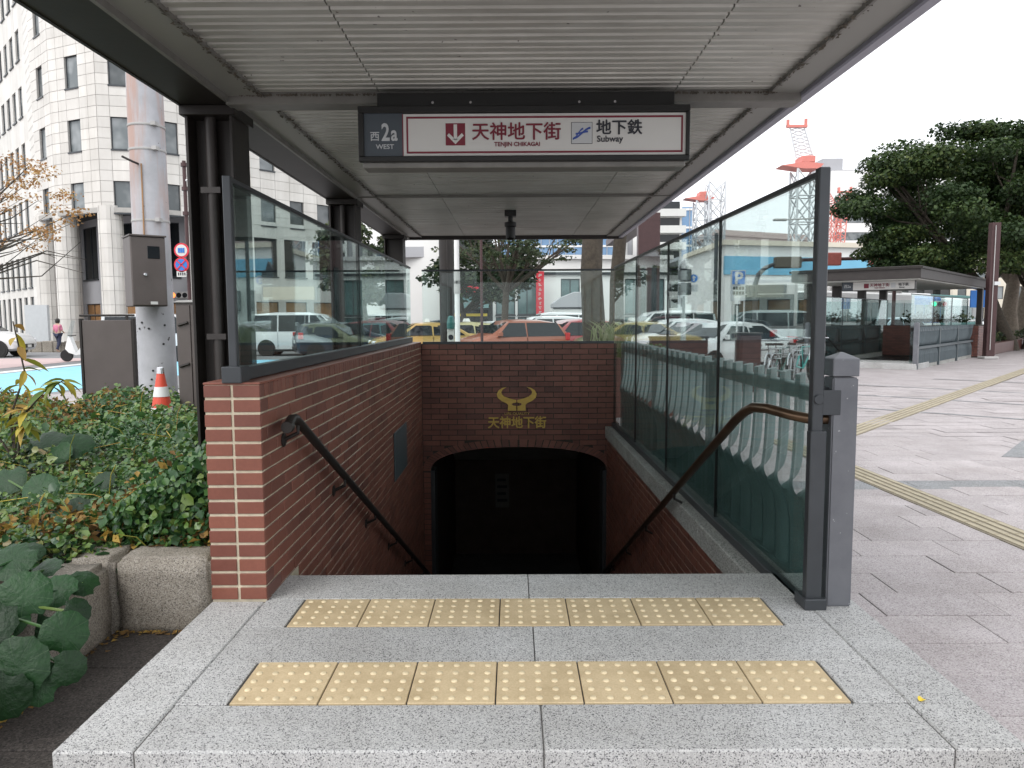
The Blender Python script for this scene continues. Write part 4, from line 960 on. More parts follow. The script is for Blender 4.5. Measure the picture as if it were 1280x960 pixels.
# ================================================================== trees
def tree(name, label, base, h_trunk, r0, crown, n_leaf, leaf, mat, bark='bark', group=None, seed=0, lean=(0, 0), limbs=7, flat=.7, cat='tree', clumps=40, rfac=.34, twigs=True):
    """crown: (cx,cy,cz,rx,ry,rz) in world space. Limbs run to leaf clumps spread through the crown."""
    rg = random.Random(seed); b = Vector(base); t = thing(name, label, cat, base, 0, group)
    cx, cy, cz, rx, ry, rz = crown; top = Vector((b.x + lean[0], b.y + lean[1], b.z + h_trunk))
    mid = b.lerp(top, .5) + Vector((rg.uniform(-.12, .12) * r0 * 6, rg.uniform(-.1, .1), 0))
    part('trunk', MB().tube([b - Vector((0, 0, .15)), b + Vector((0, 0, .25)), mid, top], [r0 * 1.5, r0 * 1.05, r0 * .9, r0 * .72], 10), bark, t, smooth=True)
    cl = []
    for k in range(clumps):
        while True:
            v = Vector((rg.uniform(-1, 1), rg.uniform(-1, 1), rg.uniform(-.75, 1)))
            if .25 < v.length < 1: break
        v = v * (v.length ** -.35)
        cl.append(Vector((cx + v.x * rx, cy + v.y * ry, cz + v.z * rz)))
    mb = MB(); tips = cl[:]
    for k in range(limbs):
        c = cl[k * len(cl) // limbs]; m1 = top.lerp(c, .45) + Vector((rg.uniform(-.2, .2) * rx * .3, rg.uniform(-.2, .2) * ry * .3, -rz * .10 + rg.uniform(0, .1)))
        lm = part('limb', MB().tube([top - Vector((0, 0, r0)), m1, c], [r0 * .55, r0 * .34, r0 * .10], 7), bark, t, smooth=True)
        if twigs:
            tw = MB()
            for c2 in sorted(cl, key=lambda p: (p - c).length)[1:6]: tw.tube([m1.lerp(c, rg.uniform(.1, .6)), m1.lerp(c2, .6), c2], [r0 * .16, r0 * .09, r0 * .03], 5)
            part('twig', tw, bark, lm, kind='stuff')
    rg2 = np.random.default_rng(seed + 5); per = n_leaf // clumps; P = []; Nn = []; rv = []
    for c in cl:
        s = rfac * rg.uniform(.7, 1.25); q = rg2.normal(size=(per, 3)); q /= np.linalg.norm(q, axis=1)[:, None]; q *= rg2.random((per, 1)) ** .45
        P.append(np.array(c) + q * np.array([rx * s, ry * s, rz * s * flat])); Nn.append(q * .6 + rg2.normal(size=(per, 3)) * .5 + [0, 0, .7])
        rv.append(np.clip(rg.uniform(.1, .7) + rg2.normal(0, .18, per), .01, .98))
    P = np.concatenate(P) - np.array(b); o = leaf_cloud('foliage', P, np.concatenate(Nn), leaf, mat, t, 'stuff', .7, seed=seed, rv=np.concatenate(rv)); return t
def pxY(px, Y): return ap(px, 400, Y).x
tree('camphor_tree', 'broad dark green camphor tree spreading over the second entrance', (21.3, 32.0, 0), 2.9, .27, (18.2, 30.6, 5.8, 4.2, 4.0, 3.1), 78000, .15, 'camphor_leaf', group='trees in the raised bed', seed=11, limbs=9, clumps=120, rfac=.25, flat=.55, lean=(-1.2, 0))
tree('camphor_tree', 'dark green camphor tree at the edge of the picture standing behind the brown lamp pole', (23.0, 33.2, 0), 2.8, .27, (23.6, 32.0, 6.1, 4.4, 4.0, 3.4), 66000, .15, 'camphor_leaf', group='trees in the raised bed', seed=12, limbs=8, clumps=110, rfac=.26, flat=.55)
tree('camphor_tree', 'thin pale trunk behind the lamp pole, its crown lost in the dark foliage', (24.3, 36.5, 0), 3.3, .38, (25, 39, 7.2, 4.5, 4, 2.4), 14000, .22, 'camphor_leaf', 'bark_pale', group='trees in the raised bed', seed=13, clumps=40, rfac=.3)
tree('camphor_tree', 'smooth pale trunk farther right with the heavy foliage above it', (26.6, 38.6, 0), 3.6, .42, (28, 40, 8.0, 4.5, 4, 2.6), 12000, .22, 'camphor_leaf', 'bark_pale', group='trees in the raised bed', seed=14, clumps=40, rfac=.3)
rb = thing('raised_bed', 'low planted bed with a dark brick kerb under the trees', 'planter', (24, 34, 0))
qa = [gp(1238, 444), gp(1300, 431)]; dq = (qa[1] - qa[0]).normalized(); nq = Vector((-dq.y, dq.x, 0))
def strip(mb, p, q, t, z0, z1):
    n_ = Vector((-(q - p).y, (q - p).x, 0)).normalized() * t
    v = [p, q, q + n_, p + n_]; return mb.add([(a.x, a.y, z0) for a in v] + [(a.x, a.y, z1) for a in v], [(0, 3, 2, 1), (4, 5, 6, 7), (0, 1, 5, 4), (1, 2, 6, 5), (2, 3, 7, 6), (3, 0, 4, 7)])
part('kerb', strip(MB(), qa[0] - dq * .5, qa[0] + dq * 26, .3, 0, .42), 'brick_far', rb)
part('soil', strip(MB(), qa[0] - dq * .5 + nq * .3, qa[0] + dq * 26 + nq * .3, 8, 0, .38), 'soil', rb)
P_ = [qa[0] + dq * random.uniform(0, 24) + nq * random.uniform(.2, 4) + Vector((0, 0, .42 + random.random() * .35)) for _ in range(2600)]
leaf_cloud('shrubs', [tuple(p - org(rb)) for p in P_], rng.normal(0, .5, (2600, 3)) + [0, 0, .6], .2, 'dark_leaf', rb)
# trees seen through the glass and beyond the street
p = ap(633, 400, 27); tree('street_tree', 'spreading street tree with thin dark limbs in front of the white shop', (p.x, 27, RD), 2.7, .15, (p.x + .2, 27, 4.3, 2.6, 1.8, 1.2), 3000, .12, 'dark_leaf', group='street trees', seed=21, limbs=12, clumps=60, rfac=.2, flat=.5)
p = ap(590, 400, 33); tree('street_tree', 'dense dark green street tree beside the dark shop front', (p.x - .4, 33, RD), 2.0, .16, (p.x + .5, 33, 3.9, 2.3, 1.8, 1.9), 5200, .22, 'dark_leaf', group='street trees', seed=22, clumps=36, rfac=.32)
p = ap(445, 400, 38); tree('street_tree', 'green street tree behind the second canopy column', (p.x + .4, 38, RD), 2.4, .18, (p.x + .3, 38, 4.1, 2.2, 2.0, 2.1), 6000, .24, 'dark_leaf', group='street trees', seed=23, clumps=34, rfac=.34)
tree('bare_tree', 'nearly bare tree with a few orange brown leaves in front of the white tiled tower', (-19.8, 24, RD), 2.4, .14, (-16.6, 24, 5.0, 3.0, 2.0, 1.7), 3000, .10, 'orange_leaf', group=None, seed=31, limbs=14, clumps=52, rfac=.20, flat=.6)
bt_ = [o for o in bpy.data.objects if o.name.startswith('bare_tree')][0]
bb_ = MB(); rg = random.Random(5)
for k in range(20):                              # long curved boughs reaching toward the tower
    z = rg.uniform(2.6, 4.6); y = 24 + rg.uniform(-1.5, 1.5); l_ = rg.uniform(2.5, 6.2); pt = [(-19.8, 24, 2.0 + rg.random()), (-19.8 + l_ * .4, y, z), (-19.8 + l_ * .75, y + .2, z + rg.uniform(.1, .8)), (-19.8 + l_, y + .2, z + rg.uniform(.2, 1.3))]
    part('bough', MB().tube(pt, [.05, .035, .02, .008], 5), 'bark', bt_)
# rough trunk close behind the end screen, and its neighbour
for px0, px1, y, lab in ((732, 762, 12.6, 'thick rough barked trunk standing close behind the back glass'), (762, 781, 15.5, 'smooth dark trunk leaning just beyond the thick rough one')):
    x0, x1 = ap(px0, 360, y).x, ap(px1, 360, y).x; r_ = (x1 - x0) / 2; x = (x0 + x1) / 2
    t = tree('plane_tree', lab, (x, y, 0), 4.4, r_, (x + 1.0, y + 1, 7.6, 3.0, 2.6, 2.0), 5000, .16, 'dark_leaf', 'bark', group=None, seed=41 + px0, clumps=30, limbs=6, rfac=.3, lean=(.15 if px0 > 740 else -.02, 0))
gs = thing('grass_tuft', 'tuft of long pale grass blades at the foot of the thick trunk', 'grass', (1.55, 11.4, .8))
gb = MB()
for k in range(170):
    x, y = random.gauss(1.5, .12), random.gauss(11.4, .1); a = random.uniform(0, 6.28); l_ = random.uniform(.3, .62); s = random.uniform(.1, .4)
    dx, dy = math.cos(a) * s, math.sin(a) * s; w_ = .006
    gb.add([(x - w_, y, .85), (x + w_, y, .85), (x + dx * .4 + w_, y + dy * .4, .85 + l_ * .8), (x + dx * .4 - w_, y + dy * .4, .85 + l_ * .8), (x + dx, y + dy, .85 + l_)], [(0, 1, 2, 3), (3, 2, 4)])
part('blades', gb, 'pale_blade', gs, kind='stuff', fix=False)
pb = thing('planter_box', 'brown planter box with low shrubs behind the back glass', 'planter', (0.6, 11.3, 0))
part('box', MB().box(-1.1, 10.9, -.02, 2.4, 11.9, .86), 'brick_far', pb, bevel=.01)
n = 1500; P_ = np.stack([rng.uniform(-1.05, 2.3, n), rng.uniform(10.9, 11.9, n), .90 + .10 * rng.random(n) + .06 * np.sin(np.arange(n))], 1) - np.array(org(pb))
leaf_cloud('shrubs', P_, rng.normal(0, .5, (n, 3)) + [0, 0, .6], .06, 'ivy_leaf', pb, rlo=.2, rhi=.95)

# ================================================================== buildings
def wall_facet(t, p0, p1, z0, z1, wins, mat, recess=.16, frame='dark_frame', gl='window_glass', name='wall', sill=True, pane_split=0, objs=True):
    """a wall from p0 to p1 with real window openings; wins: (u0,u1,za,zb)"""
    p0, p1 = Vector((*p0, 0)), Vector((*p1, 0)); d_ = (p1 - p0); ln = d_.length; d_.normalize(); n_ = Vector((d_.y, -d_.x, 0))
    W = lambda u, z, k=0.0: (p0 + d_ * u + n_ * k + Vector((0, 0, z)))
    us = sorted({0.0, ln, *[w[0] for w in wins], *[w[1] for w in wins]}); zs = sorted({z0, z1, *[w[2] for w in wins], *[w[3] for w in wins]})
    mb = MB()
    for a, b in zip(us, us[1:]):
        for c, e in zip(zs, zs[1:]):
            um, zm = (a + b) / 2, (c + e) / 2
            if any(w[0] < um < w[1] and w[2] < zm < w[3] for w in wins): continue
            mb.add([W(a, c), W(b, c), W(b, e), W(a, e)], [(0, 1, 2, 3)])
    mb.add([W(0, z0), W(0, z1), W(0, z1, -.5), W(0, z0, -.5)], [(0, 1, 2, 3)]); mb.add([W(ln, z0), W(ln, z1), W(ln, z1, -.5), W(ln, z0, -.5)], [(0, 1, 2, 3)])
    for w in wins:
        a, b, c, e = w[:4]
        mb.add([W(a, c), W(b, c), W(b, e), W(a, e), W(a, c, -recess), W(b, c, -recess), W(b, e, -recess), W(a, e, -recess)], [(0, 1, 5, 4), (1, 2, 6, 5), (2, 3, 7, 6), (3, 0, 4, 7)])
    wl = part(name, mb, mat, t, fix=False)
    gm, fm_ = MB(), MB()
    for w in wins:
        a, b, c, e = w[:4]; f = min(.05, (b - a) * .06); k = -recess + .03
        fb = MB()
        for (x0, x1, y0, y1) in ((a, b, c, c + f), (a, b, e - f, e), (a, a + f, c + f, e - f), (b - f, b, c + f, e - f)) + (((a + b) / 2 - f / 2, (a + b) / 2 + f / 2, c + f, e - f),) * (pane_split > 0):
            fb.add([W(x0, y0, k), W(x1, y0, k), W(x1, y1, k), W(x0, y1, k), W(x0, y0, k + .04), W(x1, y0, k + .04), W(x1, y1, k + .04), W(x0, y1, k + .04)], [(0, 3, 2, 1), (4, 5, 6, 7), (0, 1, 5, 4), (1, 2, 6, 5), (2, 3, 7, 6), (3, 0, 4, 7)])
        if sill: fb.add([W(a - .03, c - .08, 0), W(b + .03, c - .08, 0), W(b + .03, c + .0, 0), W(a - .03, c, 0), W(a - .03, c - .08, .08), W(b + .03, c - .08, .08), W(b + .03, c, .08), W(a - .03, c, .08)], [(0, 3, 2, 1), (4, 5, 6, 7), (0, 1, 5, 4), (1, 2, 6, 5), (2, 3, 7, 6), (3, 0, 4, 7)])
        pb_ = [W(a + f, c + f, k + .01), W(b - f, c + f, k + .01), W(b - f, e - f, k + .01), W(a + f, e - f, k + .01)]
        g_ = w[4] if len(w) > 4 else gl
        if objs:
            wo = part('window', fb, frame, t); part('pane', MB().add(pb_, [(0, 1, 2, 3)]), g_, wo, fix=False)
        else:
            fm_.add(fb.v, fb.f); gm.add(pb_, [(0, 1, 2, 3)])
    if gm.v: part('windows', fm_, frame, t, kind='stuff'); part('panes', gm, gl, t, kind='stuff', fix=False)
    return W, ln
# --- white tiled corner tower
tw_ = thing('corner_tower', 'white tiled office tower with a faceted corner, tall ground floor columns and square windows', 'building', (-22, 46, RD))
K = [(-28.3, 45), (-26.0, 43), (-22.6, 41.5), (-20.3, 42), (-18.4, 43.6)]
WG, WH = (-18.2, 44.6), (-9.6, 54.4)
FH = 3.43; rows = [9.13 + FH * k for k in range(7)]; WT = 31.0; PZ = 7.62
panel_cells = []
def facet(p0, p1, cols, ww, z0=PZ, wrows=rows, tiles=True):
    ln = (Vector(p1) - Vector(p0)).length; wins = []
    for c in cols:
        for r_ in wrows: wins.append((c - ww / 2, c + ww / 2, r_ - 1.75, r_))
    W, ln = wall_facet(tw_, p0, p1, z0, WT, wins, 'tile_joint')
    if tiles:
        us = [0.0]
        for c in cols: us += [c - ww / 2, c + ww / 2]
        us.append(ln); cu = [0.0]
        for a, b in zip(us, us[1:]):
            n_ = max(1, round((b - a) / .78)); cu += [a + (b - a) * (i + 1) / n_ for i in range(n_)]
        zs = [z0]; base = rows[0] - 1.75
        zz = base - .5717 * int((base - z0) / .5717)
        while zz < WT: zs.append(zz); zz += .5717
        for a, b in zip(cu, cu[1:]):
            for c, e in zip(zs, zs[1:]):
                if e - c < .1 or any(w[0] - .01 < (a + b) / 2 < w[1] + .01 and w[2] < (c + e) / 2 < w[3] for w in wins): continue
                panel_cells.append((W, a + .012, b - .012, c + .012, e - .012))
for i in range(4):
    p0, p1 = K[i], K[i + 1]; ln = (Vector(p1) - Vector(p0)).length
    facet(p0, p1, [ln / 2], [1.0, 1.05, 1.05, 1.0][i])
facet(WG, WH, [2.1 + 2.05 * k for k in range(6)], 1.02)
facet(K[4], WG, [], 1)
def panel(W, a, b, c, e, mb):
    v = [W(a, c, .004), W(b, c, .004), W(b, e, .004), W(a, e, .004), W(a, c, .025), W(b, c, .025), W(b, e, .025), W(a, e, .025)]
    return mb.add(v, [(4, 5, 6, 7), (0, 1, 5, 4), (1, 2, 6, 5), (2, 3, 7, 6), (3, 0, 4, 7)])
def vis_key(c):
    p = c[0]((c[1] + c[2]) / 2, (c[3] + c[4]) / 2); px = 642 + 930 * p.x / p.y; py = 398 - 930 * (p.z - EYE) / p.y
    return (0 if (-20 < px < 245 and -20 < py < 300) else 1, p.z)
panel_cells.sort(key=vis_key); stf = MB()
for i, c in enumerate(panel_cells):
    if i < 290: part('tile_panel', panel(*c, MB()), 'tile_panel', tw_, fix=False)
    else: panel(*c, stf)
part('tile_panel', stf, 'tile_panel', tw_, kind='stuff', fix=False)
# left wing, seen at a grazing angle, and its end pier
lwing0, lwing1 = (-46, 63.5), (-29.6, 46.6)
wins = []
lnw = (Vector(lwing1) - Vector(lwing0)).length
for k in range(9):
    for r_ in rows[:6]: wins.append((lnw - 2.2 - 1.75 * k, lnw - 1.2 - 1.75 * k, r_ - 1.85, r_))
for k in range(9): wins.append((lnw - 2.3 - 1.75 * k, lnw - 1.3 - 1.75 * k, 3.6, 5.6)); wins.append((lnw - 2.3 - 1.75 * k, lnw - 1.3 - 1.75 * k, .1, 3.0))
wall_facet(tw_, lwing0, lwing1, RD, WT, wins, 'tile_panel')
wall_facet(tw_, lwing1, K[0], RD, WT + .5, [], 'tile_panel', name='end_pier')
for z in np.arange(.4, WT, .5717): part('pier_joint', MB().add([(lwing1[0] - .01, lwing1[1] - .02, z), (K[0][0] - .01, K[0][1] - .02, z), (K[0][0] - .01, K[0][1] - .02, z + .03), (lwing1[0] - .01, lwing1[1] - .02, z + .03)], [(0, 1, 2, 3)]), 'tile_joint', tw_, fix=False) if z < 22 else None
# ground floor: recessed wall, columns, soffit
inner = [(x + .9, y + 2.6) for x, y in K]; ci = []
for i in range(4):
    ln = (Vector(inner[i + 1]) - Vector(inner[i])).length
    wall_facet(tw_, inner[i], inner[i + 1], RD, PZ, [(.35, ln - .35, 4.0, 7.2, 'dark_glass'), (.35, ln - .35, .2, 2.5, 'timber')], 'grey_wall', pane_split=1, name='shop_front')
wall_facet(tw_, K[0], inner[0], RD, PZ, [], 'tile_panel', name='shop_front'); wall_facet(tw_, inner[4], K[4], RD, PZ, [], 'tile_panel', name='shop_front')
sf = MB().add([(x, y, PZ) for x, y in K] + [(x, y, PZ) for x, y in inner[::-1]], [(i, i + 1, 8 - i, 9 - i) for i in range(4)])
part('soffit', sf, 'dark_shop', tw_, fix=False)
for i, (x, y) in enumerate(K):
    if i in (0, 1, 2, 3, 4):
        c = part('column', MB().lathe([(.62, RD), (.62, PZ + .02)], (x + .15, y + .55, 0), 18), 'tile_joint', tw_, smooth=True)
        cm = MB()
        for z in np.arange(0, PZ - .3, .78):
            for j in range(6):
                a0, a1 = math.pi * 2 * (j + .02) / 6, math.pi * 2 * (j + .98) / 6
                aa = [a0 + (a1 - a0) * q / 3 for q in range(4)]
                cm.add([(x + .15 + .64 * math.cos(a), y + .55 + .64 * math.sin(a), z_) for z_ in (z, z + .76) for a in aa], [(q, q + 1, 5 + q, 4 + q) for q in range(3)])
        part('column_tile', cm, 'tile_panel', c, kind='stuff', fix=False)
wall_facet(tw_, WG, WH, RD, PZ, [(1 + 2.1 * k, 2.6 + 2.1 * k, .2, 2.6, 'timber') for k in range(5)] + [(1 + 2.1 * k, 2.6 + 2.1 * k, 4.2, 6.6, 'dark_glass') for k in range(5)], 'tile_panel', name='lower_wall')
wall_facet(tw_, K[4], WG, RD, PZ, [], 'tile_panel', name='lower_wall')
part('shop_sign', MB().box(-15.6, 46.6, 2.7, -12.4, 46.7, 3.5), 'cream_wall', tw_)
part('fascia_band', MB().add([(x - .02, y - .03, z) for z in (PZ - .22, PZ + .05) for x, y in K], [(i, i + 1, 6 + i, 5 + i) for i in range(4)]), 'tile_joint', tw_, fix=False)
solo('lit_panel', MB().box(-25.9, 39.5, .1, -24.7, 39.7, 2.3), 'sign_pale', 'tall pale green display panel in front of the white wing', 'display panel', (-25.3, 39.6, RD))
st_ = MB()
pw = thing('stone_planter', 'low rough stone planter wall at the foot of the tiled tower', 'planter', (-23, 38, RD))
for k in range(9): part('stone', MB().box(-25 + k * .56, 37.6, RD, -24.46 + k * .56, 38.1, .42 + random.uniform(-.04, .04)), 'curb_stone', pw, bevel=.03)
# --- white modern block with the tall dark slit, behind the end of the brick wall
wb = thing('white_block', 'white rendered building with a dark tall recess next to the dark shop', 'building', (-6, 44, RD))
wall_facet(wb, (-9.4, 45), (-4.2, 42.8), RD, 6.6, [(2.0, 3.3, .4, 4.4, 'dark_glass')], 'white_wall', pane_split=1)
part('roof_band', MB().box(-9.4, 43.2, 5.0, -4.2, 46, 5.6), 'grey_wall', wb)
part('upper_storey', MB().box(-9.0, 44.5, 5.6, -3.9, 50, 8.8), 'white_wall', wb)
# --- dark shop with a red sign
ds = thing('dark_shop', 'dark fronted shop with a red lettered sign board and teal awning behind the street trees', 'building', (-2.6, 41, RD))
wall_facet(ds, (-4.2, 42.4), (-1.2, 42.4), RD, 6.0, [(.2, 2.8, .1, 2.0, 'dark_glass')], 'dark_shop', pane_split=1)
part('sign_board', MB().box(-3.9, 42.2, 2.9, -1.6, 42.35, 4.6), 'black', ds)
for r_, (z, mt) in enumerate(((4.1, 'concrete'), (3.5, 'concrete'))):
    for k in range(4): part('sign_mark', MB().box(-3.5 + k * .45, 42.16, z, -3.42 + k * .45, 42.2, z + .42).box(-3.42 + k * .45, 42.165, z + .17 * (k % 3), -3.22 + k * .45, 42.2, z + .08 + .17 * (k % 3)).box(-3.22 + k * .45, 42.16, z, -3.15 + k * .45, 42.2, z + .36), mt, ds)
part('sign_strip', MB().box(-3.9, 42.15, 2.95, -1.6, 42.2, 3.3), 'banner_red', ds)
part('awning', MB().prism([(41.6, 2.05), (42.4, 2.7), (42.4, 2.0)], -4.0, -1.4, 'yz'), 'teal_glass', ds)
part('counter', MB().box(-4, 42.1, 1.6, -1.5, 42.35, 1.75), 'yellow_paint', ds)
# --- white shop with the red banner
ws = thing('white_shop', 'low white shop building with tall windows and a red vertical banner', 'building', (2, 46, RD))
wz = [(.5 + 1.35 * k, 1.7 + 1.35 * k, za, zb, 'teal_glass') for k in (0, 1, 3, 4, 6, 7) for za, zb in ((-.02, 1.55), (1.7, 3.9))]
wall_facet(ws, (-1.6, 46), (9.8, 47.2), RD, 5.1, wz, 'white_wall', pane_split=1)
part('parapet', MB().prism([(-1.75, 45.8), (10, 47.0), (10, 47.6), (-1.75, 46.4)], 5.1, 5.35, 'xy'), 'white_wall', ws)
part('string_course', MB().prism([(-1.65, 45.86), (9.9, 47.06), (9.9, 47.2), (-1.65, 46.0)], 4.15, 4.3, 'xy'), 'dark_frame', ws)
pb0, pb1 = ap(670, 340, 45.5), ap(680, 398, 45.5)
bn = thing('banner', 'tall red vertical banner with white characters fixed to the white shop front', 'banner', (pb0.x, 45.4, 1.4))
part('cloth', MB().box(pb0.x, 45.4, 1.5, pb1.x, 45.44, 4.3), 'banner_red', bn)
for k in range(9):
    for q in range(3): part('mark', MB().box(pb0.x + .12 + random.uniform(0, .10), 45.385, 3.98 - k * .28 + q * .06, pb0.x + .22 + random.uniform(.02, .13), 45.4, 4.01 - k * .28 + q * .06), 'sign_white', bn)
# --- blue glass tower
bg_ = thing('glass_tower', 'distant tower of pale blue glass with white floor bands', 'building', (14, 110, RD))
part('core', MB().box(-2, 110, RD, 26, 130, 17.5), 'blue_glass', bg_)
for k in range(6): part('floor_band', MB().prism([(-2.1, 109.85), (26, 109.85), (26, 130), (-2.1, 130)], 4.0 + k * 2.6, 4.28 + k * 2.6, 'xy'), 'white_wall', bg_)
mu = MB()
for k in range(24): mu.box(-2 + k * 1.2, 109.8, RD, -1.92 + k * 1.2, 109.99, 17.4)
part('mullions', mu, 'grey_wall', bg_, kind='stuff')
# --- white panel with the grey curved roof, above the cars
gv = thing('kiosk', 'white kiosk with a grey curved roof standing behind the parked cars', 'kiosk', (4.0, 36.5, RD))
xa, xb = ap(692, 400, 37).x, ap(745, 400, 37).x
part('body', MB().box(xa, 37, RD, xb, 39, 1.95), 'white_wall', gv, bevel=.02)
part('roof', MB().prism([(xa - .05, 1.98), (xb, 1.98), (xb, 2.3), (xb - .35, 2.75), (xa + 1.0, 2.75), (xa + .35, 2.5), (xa - .05, 2.2)], 36.9, 39.1), 'grey_wall', gv, bevel=.03)
part('shadow_gap', MB().box(xa - .04, 36.95, 1.93, xb, 37.0, 1.99), 'dark_frame', gv)
part('hatch', MB().box(xa + .55, 36.96, 1.2, xa + 1.1, 37.0, 1.7), 'dark_glass', gv); part('hatch', MB().box(xa + .1, 36.96, 1.1, xa + .5, 37.0, 1.4), 'dark_glass', gv)
# --- apartment block with balconies, right of the end screen
x0, x1 = ap(814, 300, 100).x, ap(852, 300, 100).x
ab = thing('apartment_block', 'slim white apartment tower with stacked balconies behind the signal pole', 'building', ((x0 + x1) / 2, 100, RD))
part('core', MB().box(x0, 100, RD, x1, 112, 16.4), 'white_wall', ab)
for k in range(7):
    z = 1.8 + k * 2.15
    bl = part('balcony', MB().box(x0 - .3, 98.8, z, x1 + .3, 100, z + .95), 'sign_white', ab); part('opening', MB().box(x0 + .3, 99.95, z + .95, x1 - .3, 99.99, z + 2.05), 'dark_glass', bl)
part('roof_mast', MB().tube([(x1 - 1.2, 101, 16.4), (x1 - 1.2, 101, 19)], .12, 6), 'steel_white', ab)
# --- pale pink block with a grid of windows
x0, x1 = ap(893, 300, 130).x, ap(1010, 300, 140).x
pk = thing('pink_block', 'wide pale pink office block with rows of small square windows in the distance', 'building', ((x0 + x1) / 2, 132, RD))
lnk = math.hypot(x1 - x0, 10)
wall_facet(pk, (x0, 130), (x1, 140), RD, 15.6, [(.8 + 1.35 * i, 1.6 + 1.35 * i, 2.6 + 2.1 * j, 3.9 + 2.1 * j) for i in range(int(lnk / 1.35) - 1) for j in range(6)], 'pink_wall', sill=False, objs=False)
part('roof_band', MB().prism([(x0 - .3, 129.7), (x1, 139.7), (x1, 150), (x0 - .3, 150)], 15.6, 16.6, 'xy'), 'pink_wall', pk)
# --- low white building with the sky blue band
x0, x1 = ap(905, 380, 62).x, ap(1100, 380, 66).x
lb = thing('blue_band_building', 'long low white building with a bright sky blue band under its roof', 'building', ((x0 + x1) / 2, 64, RD))
part('body', MB().prism([(x0, 62), (x1, 66), (x1, 76), (x0, 76)], RD, 7.4, 'xy'), 'white_wall', lb)
part('blue_band', MB().prism([(x0 - .05, 61.85), (x1, 65.85), (x1, 66.2), (x0 - .05, 62.2)], 5.0, 6.5, 'xy'), 'sky_blue_paint', lb)
part('roof_edge', MB().prism([(x0 - .3, 61.6), (x1, 65.6), (x1, 76), (x0 - .3, 76)], 7.4, 7.8, 'xy'), 'cream_wall', lb)
wmb = [(1 + 2.0 * k, 2.3 + 2.0 * k, 1.2, 2.4) for k in range(6)]
for k in range(6):
    part('window', MB().prism([(x0 + 1 + 1.9 * k, 61.9 + .29 * k + .2), (x0 + 2.1 + 1.9 * k, 61.9 + .29 * k + .37), (x0 + 2.1 + 1.9 * k, 62.5 + .3 * k), (x0 + 1 + 1.9 * k, 62.4 + .3 * k)], 2.2, 3.9, 'xy'), 'window_glass', lb)
# --- grey mid-rise right of the big crane, and its darker neighbour
x0, x1 = ap(1037, 300, 150).x, ap(1150, 300, 150).x
gbk = thing('grey_office', 'large pale grey office block with ribbon windows behind the leafy crown', 'building', ((x0 + x1) / 2, 150, RD))
wall_facet(gbk, (x0, 150), (x1 + 12, 150), RD, 30.2, [(.6, x1 + 12 - x0 - .6, 3 + 3.4 * k, 4.6 + 3.4 * k) for k in range(7)], 'white_wall', sill=False)
part('roof_block', MB().box(x0 + 1, 151, 26.6, x1 + 10, 160, 30.6), 'grey_wall', gbk)
part('penthouse', MB().box(x0 - 1, 152, 30, x0 + 3, 158, 33), 'grey_wall', gbk)
# --- mid distance blocks that close the street behind the cars
def simple_block(name, label, pxl, pxr, Y, z1, mat, nw=6, rows_=3, wmat='window_glass', dy=0):
    a, b = ap(pxl, 390, Y), ap(pxr, 390, Y + dy); t = thing(name, label, 'building', ((a.x + b.x) / 2, Y, RD)); ln = math.hypot(b.x - a.x, dy); st_ = ln / nw
    wall_facet(t, (a.x, Y), (b.x, Y + dy), RD, z1, [(st_ * i + st_ * .25, st_ * i + st_ * .75, 1.0 + (z1 - 1.2) / rows_ * j, 1.0 + (z1 - 1.2) / rows_ * (j + .6), wmat) for i in range(nw) for j in range(rows_)], mat, sill=False)
    part('roof', MB().prism([(a.x, Y - .01), (b.x, Y + dy - .01), (b.x, Y + 14), (a.x, Y + 14)], z1, z1 + .4, 'xy'), mat, t); return t
simple_block('pale_block', 'pale office front with tall grey windows at the near end of the right hand street', 768, 806, 52, 9.0, 'white_wall', 3, 2, 'grey_wall')
simple_block('brown_block', 'dark maroon clad building beside the pale office front', 797, 824, 40, 6.6, 'pole_brown', 2, 1, 'dark_glass')
simple_block('far_block', 'small pale block with square windows behind the lattice mast', 848, 900, 88, 8.2, 'sign_pale', 5, 4)
simple_block('far_block', 'grey blue block closing the street behind the bus', 1000, 1240, 92, 9.0, 'grey_wall', 12, 3)
simple_block('far_block', 'beige block far behind the trees', 1190, 1420, 80, 8.0, 'cream_wall', 10, 3)
simple_block('white_hall', 'white hall beyond the far end of the tiled tower', 420, 500, 62, 9.5, 'white_wall', 4, 4)
simple_block('far_block', 'light stone block far left behind the pale wing', -220, -30, 90, 24, 'white_wall', 8, 6)
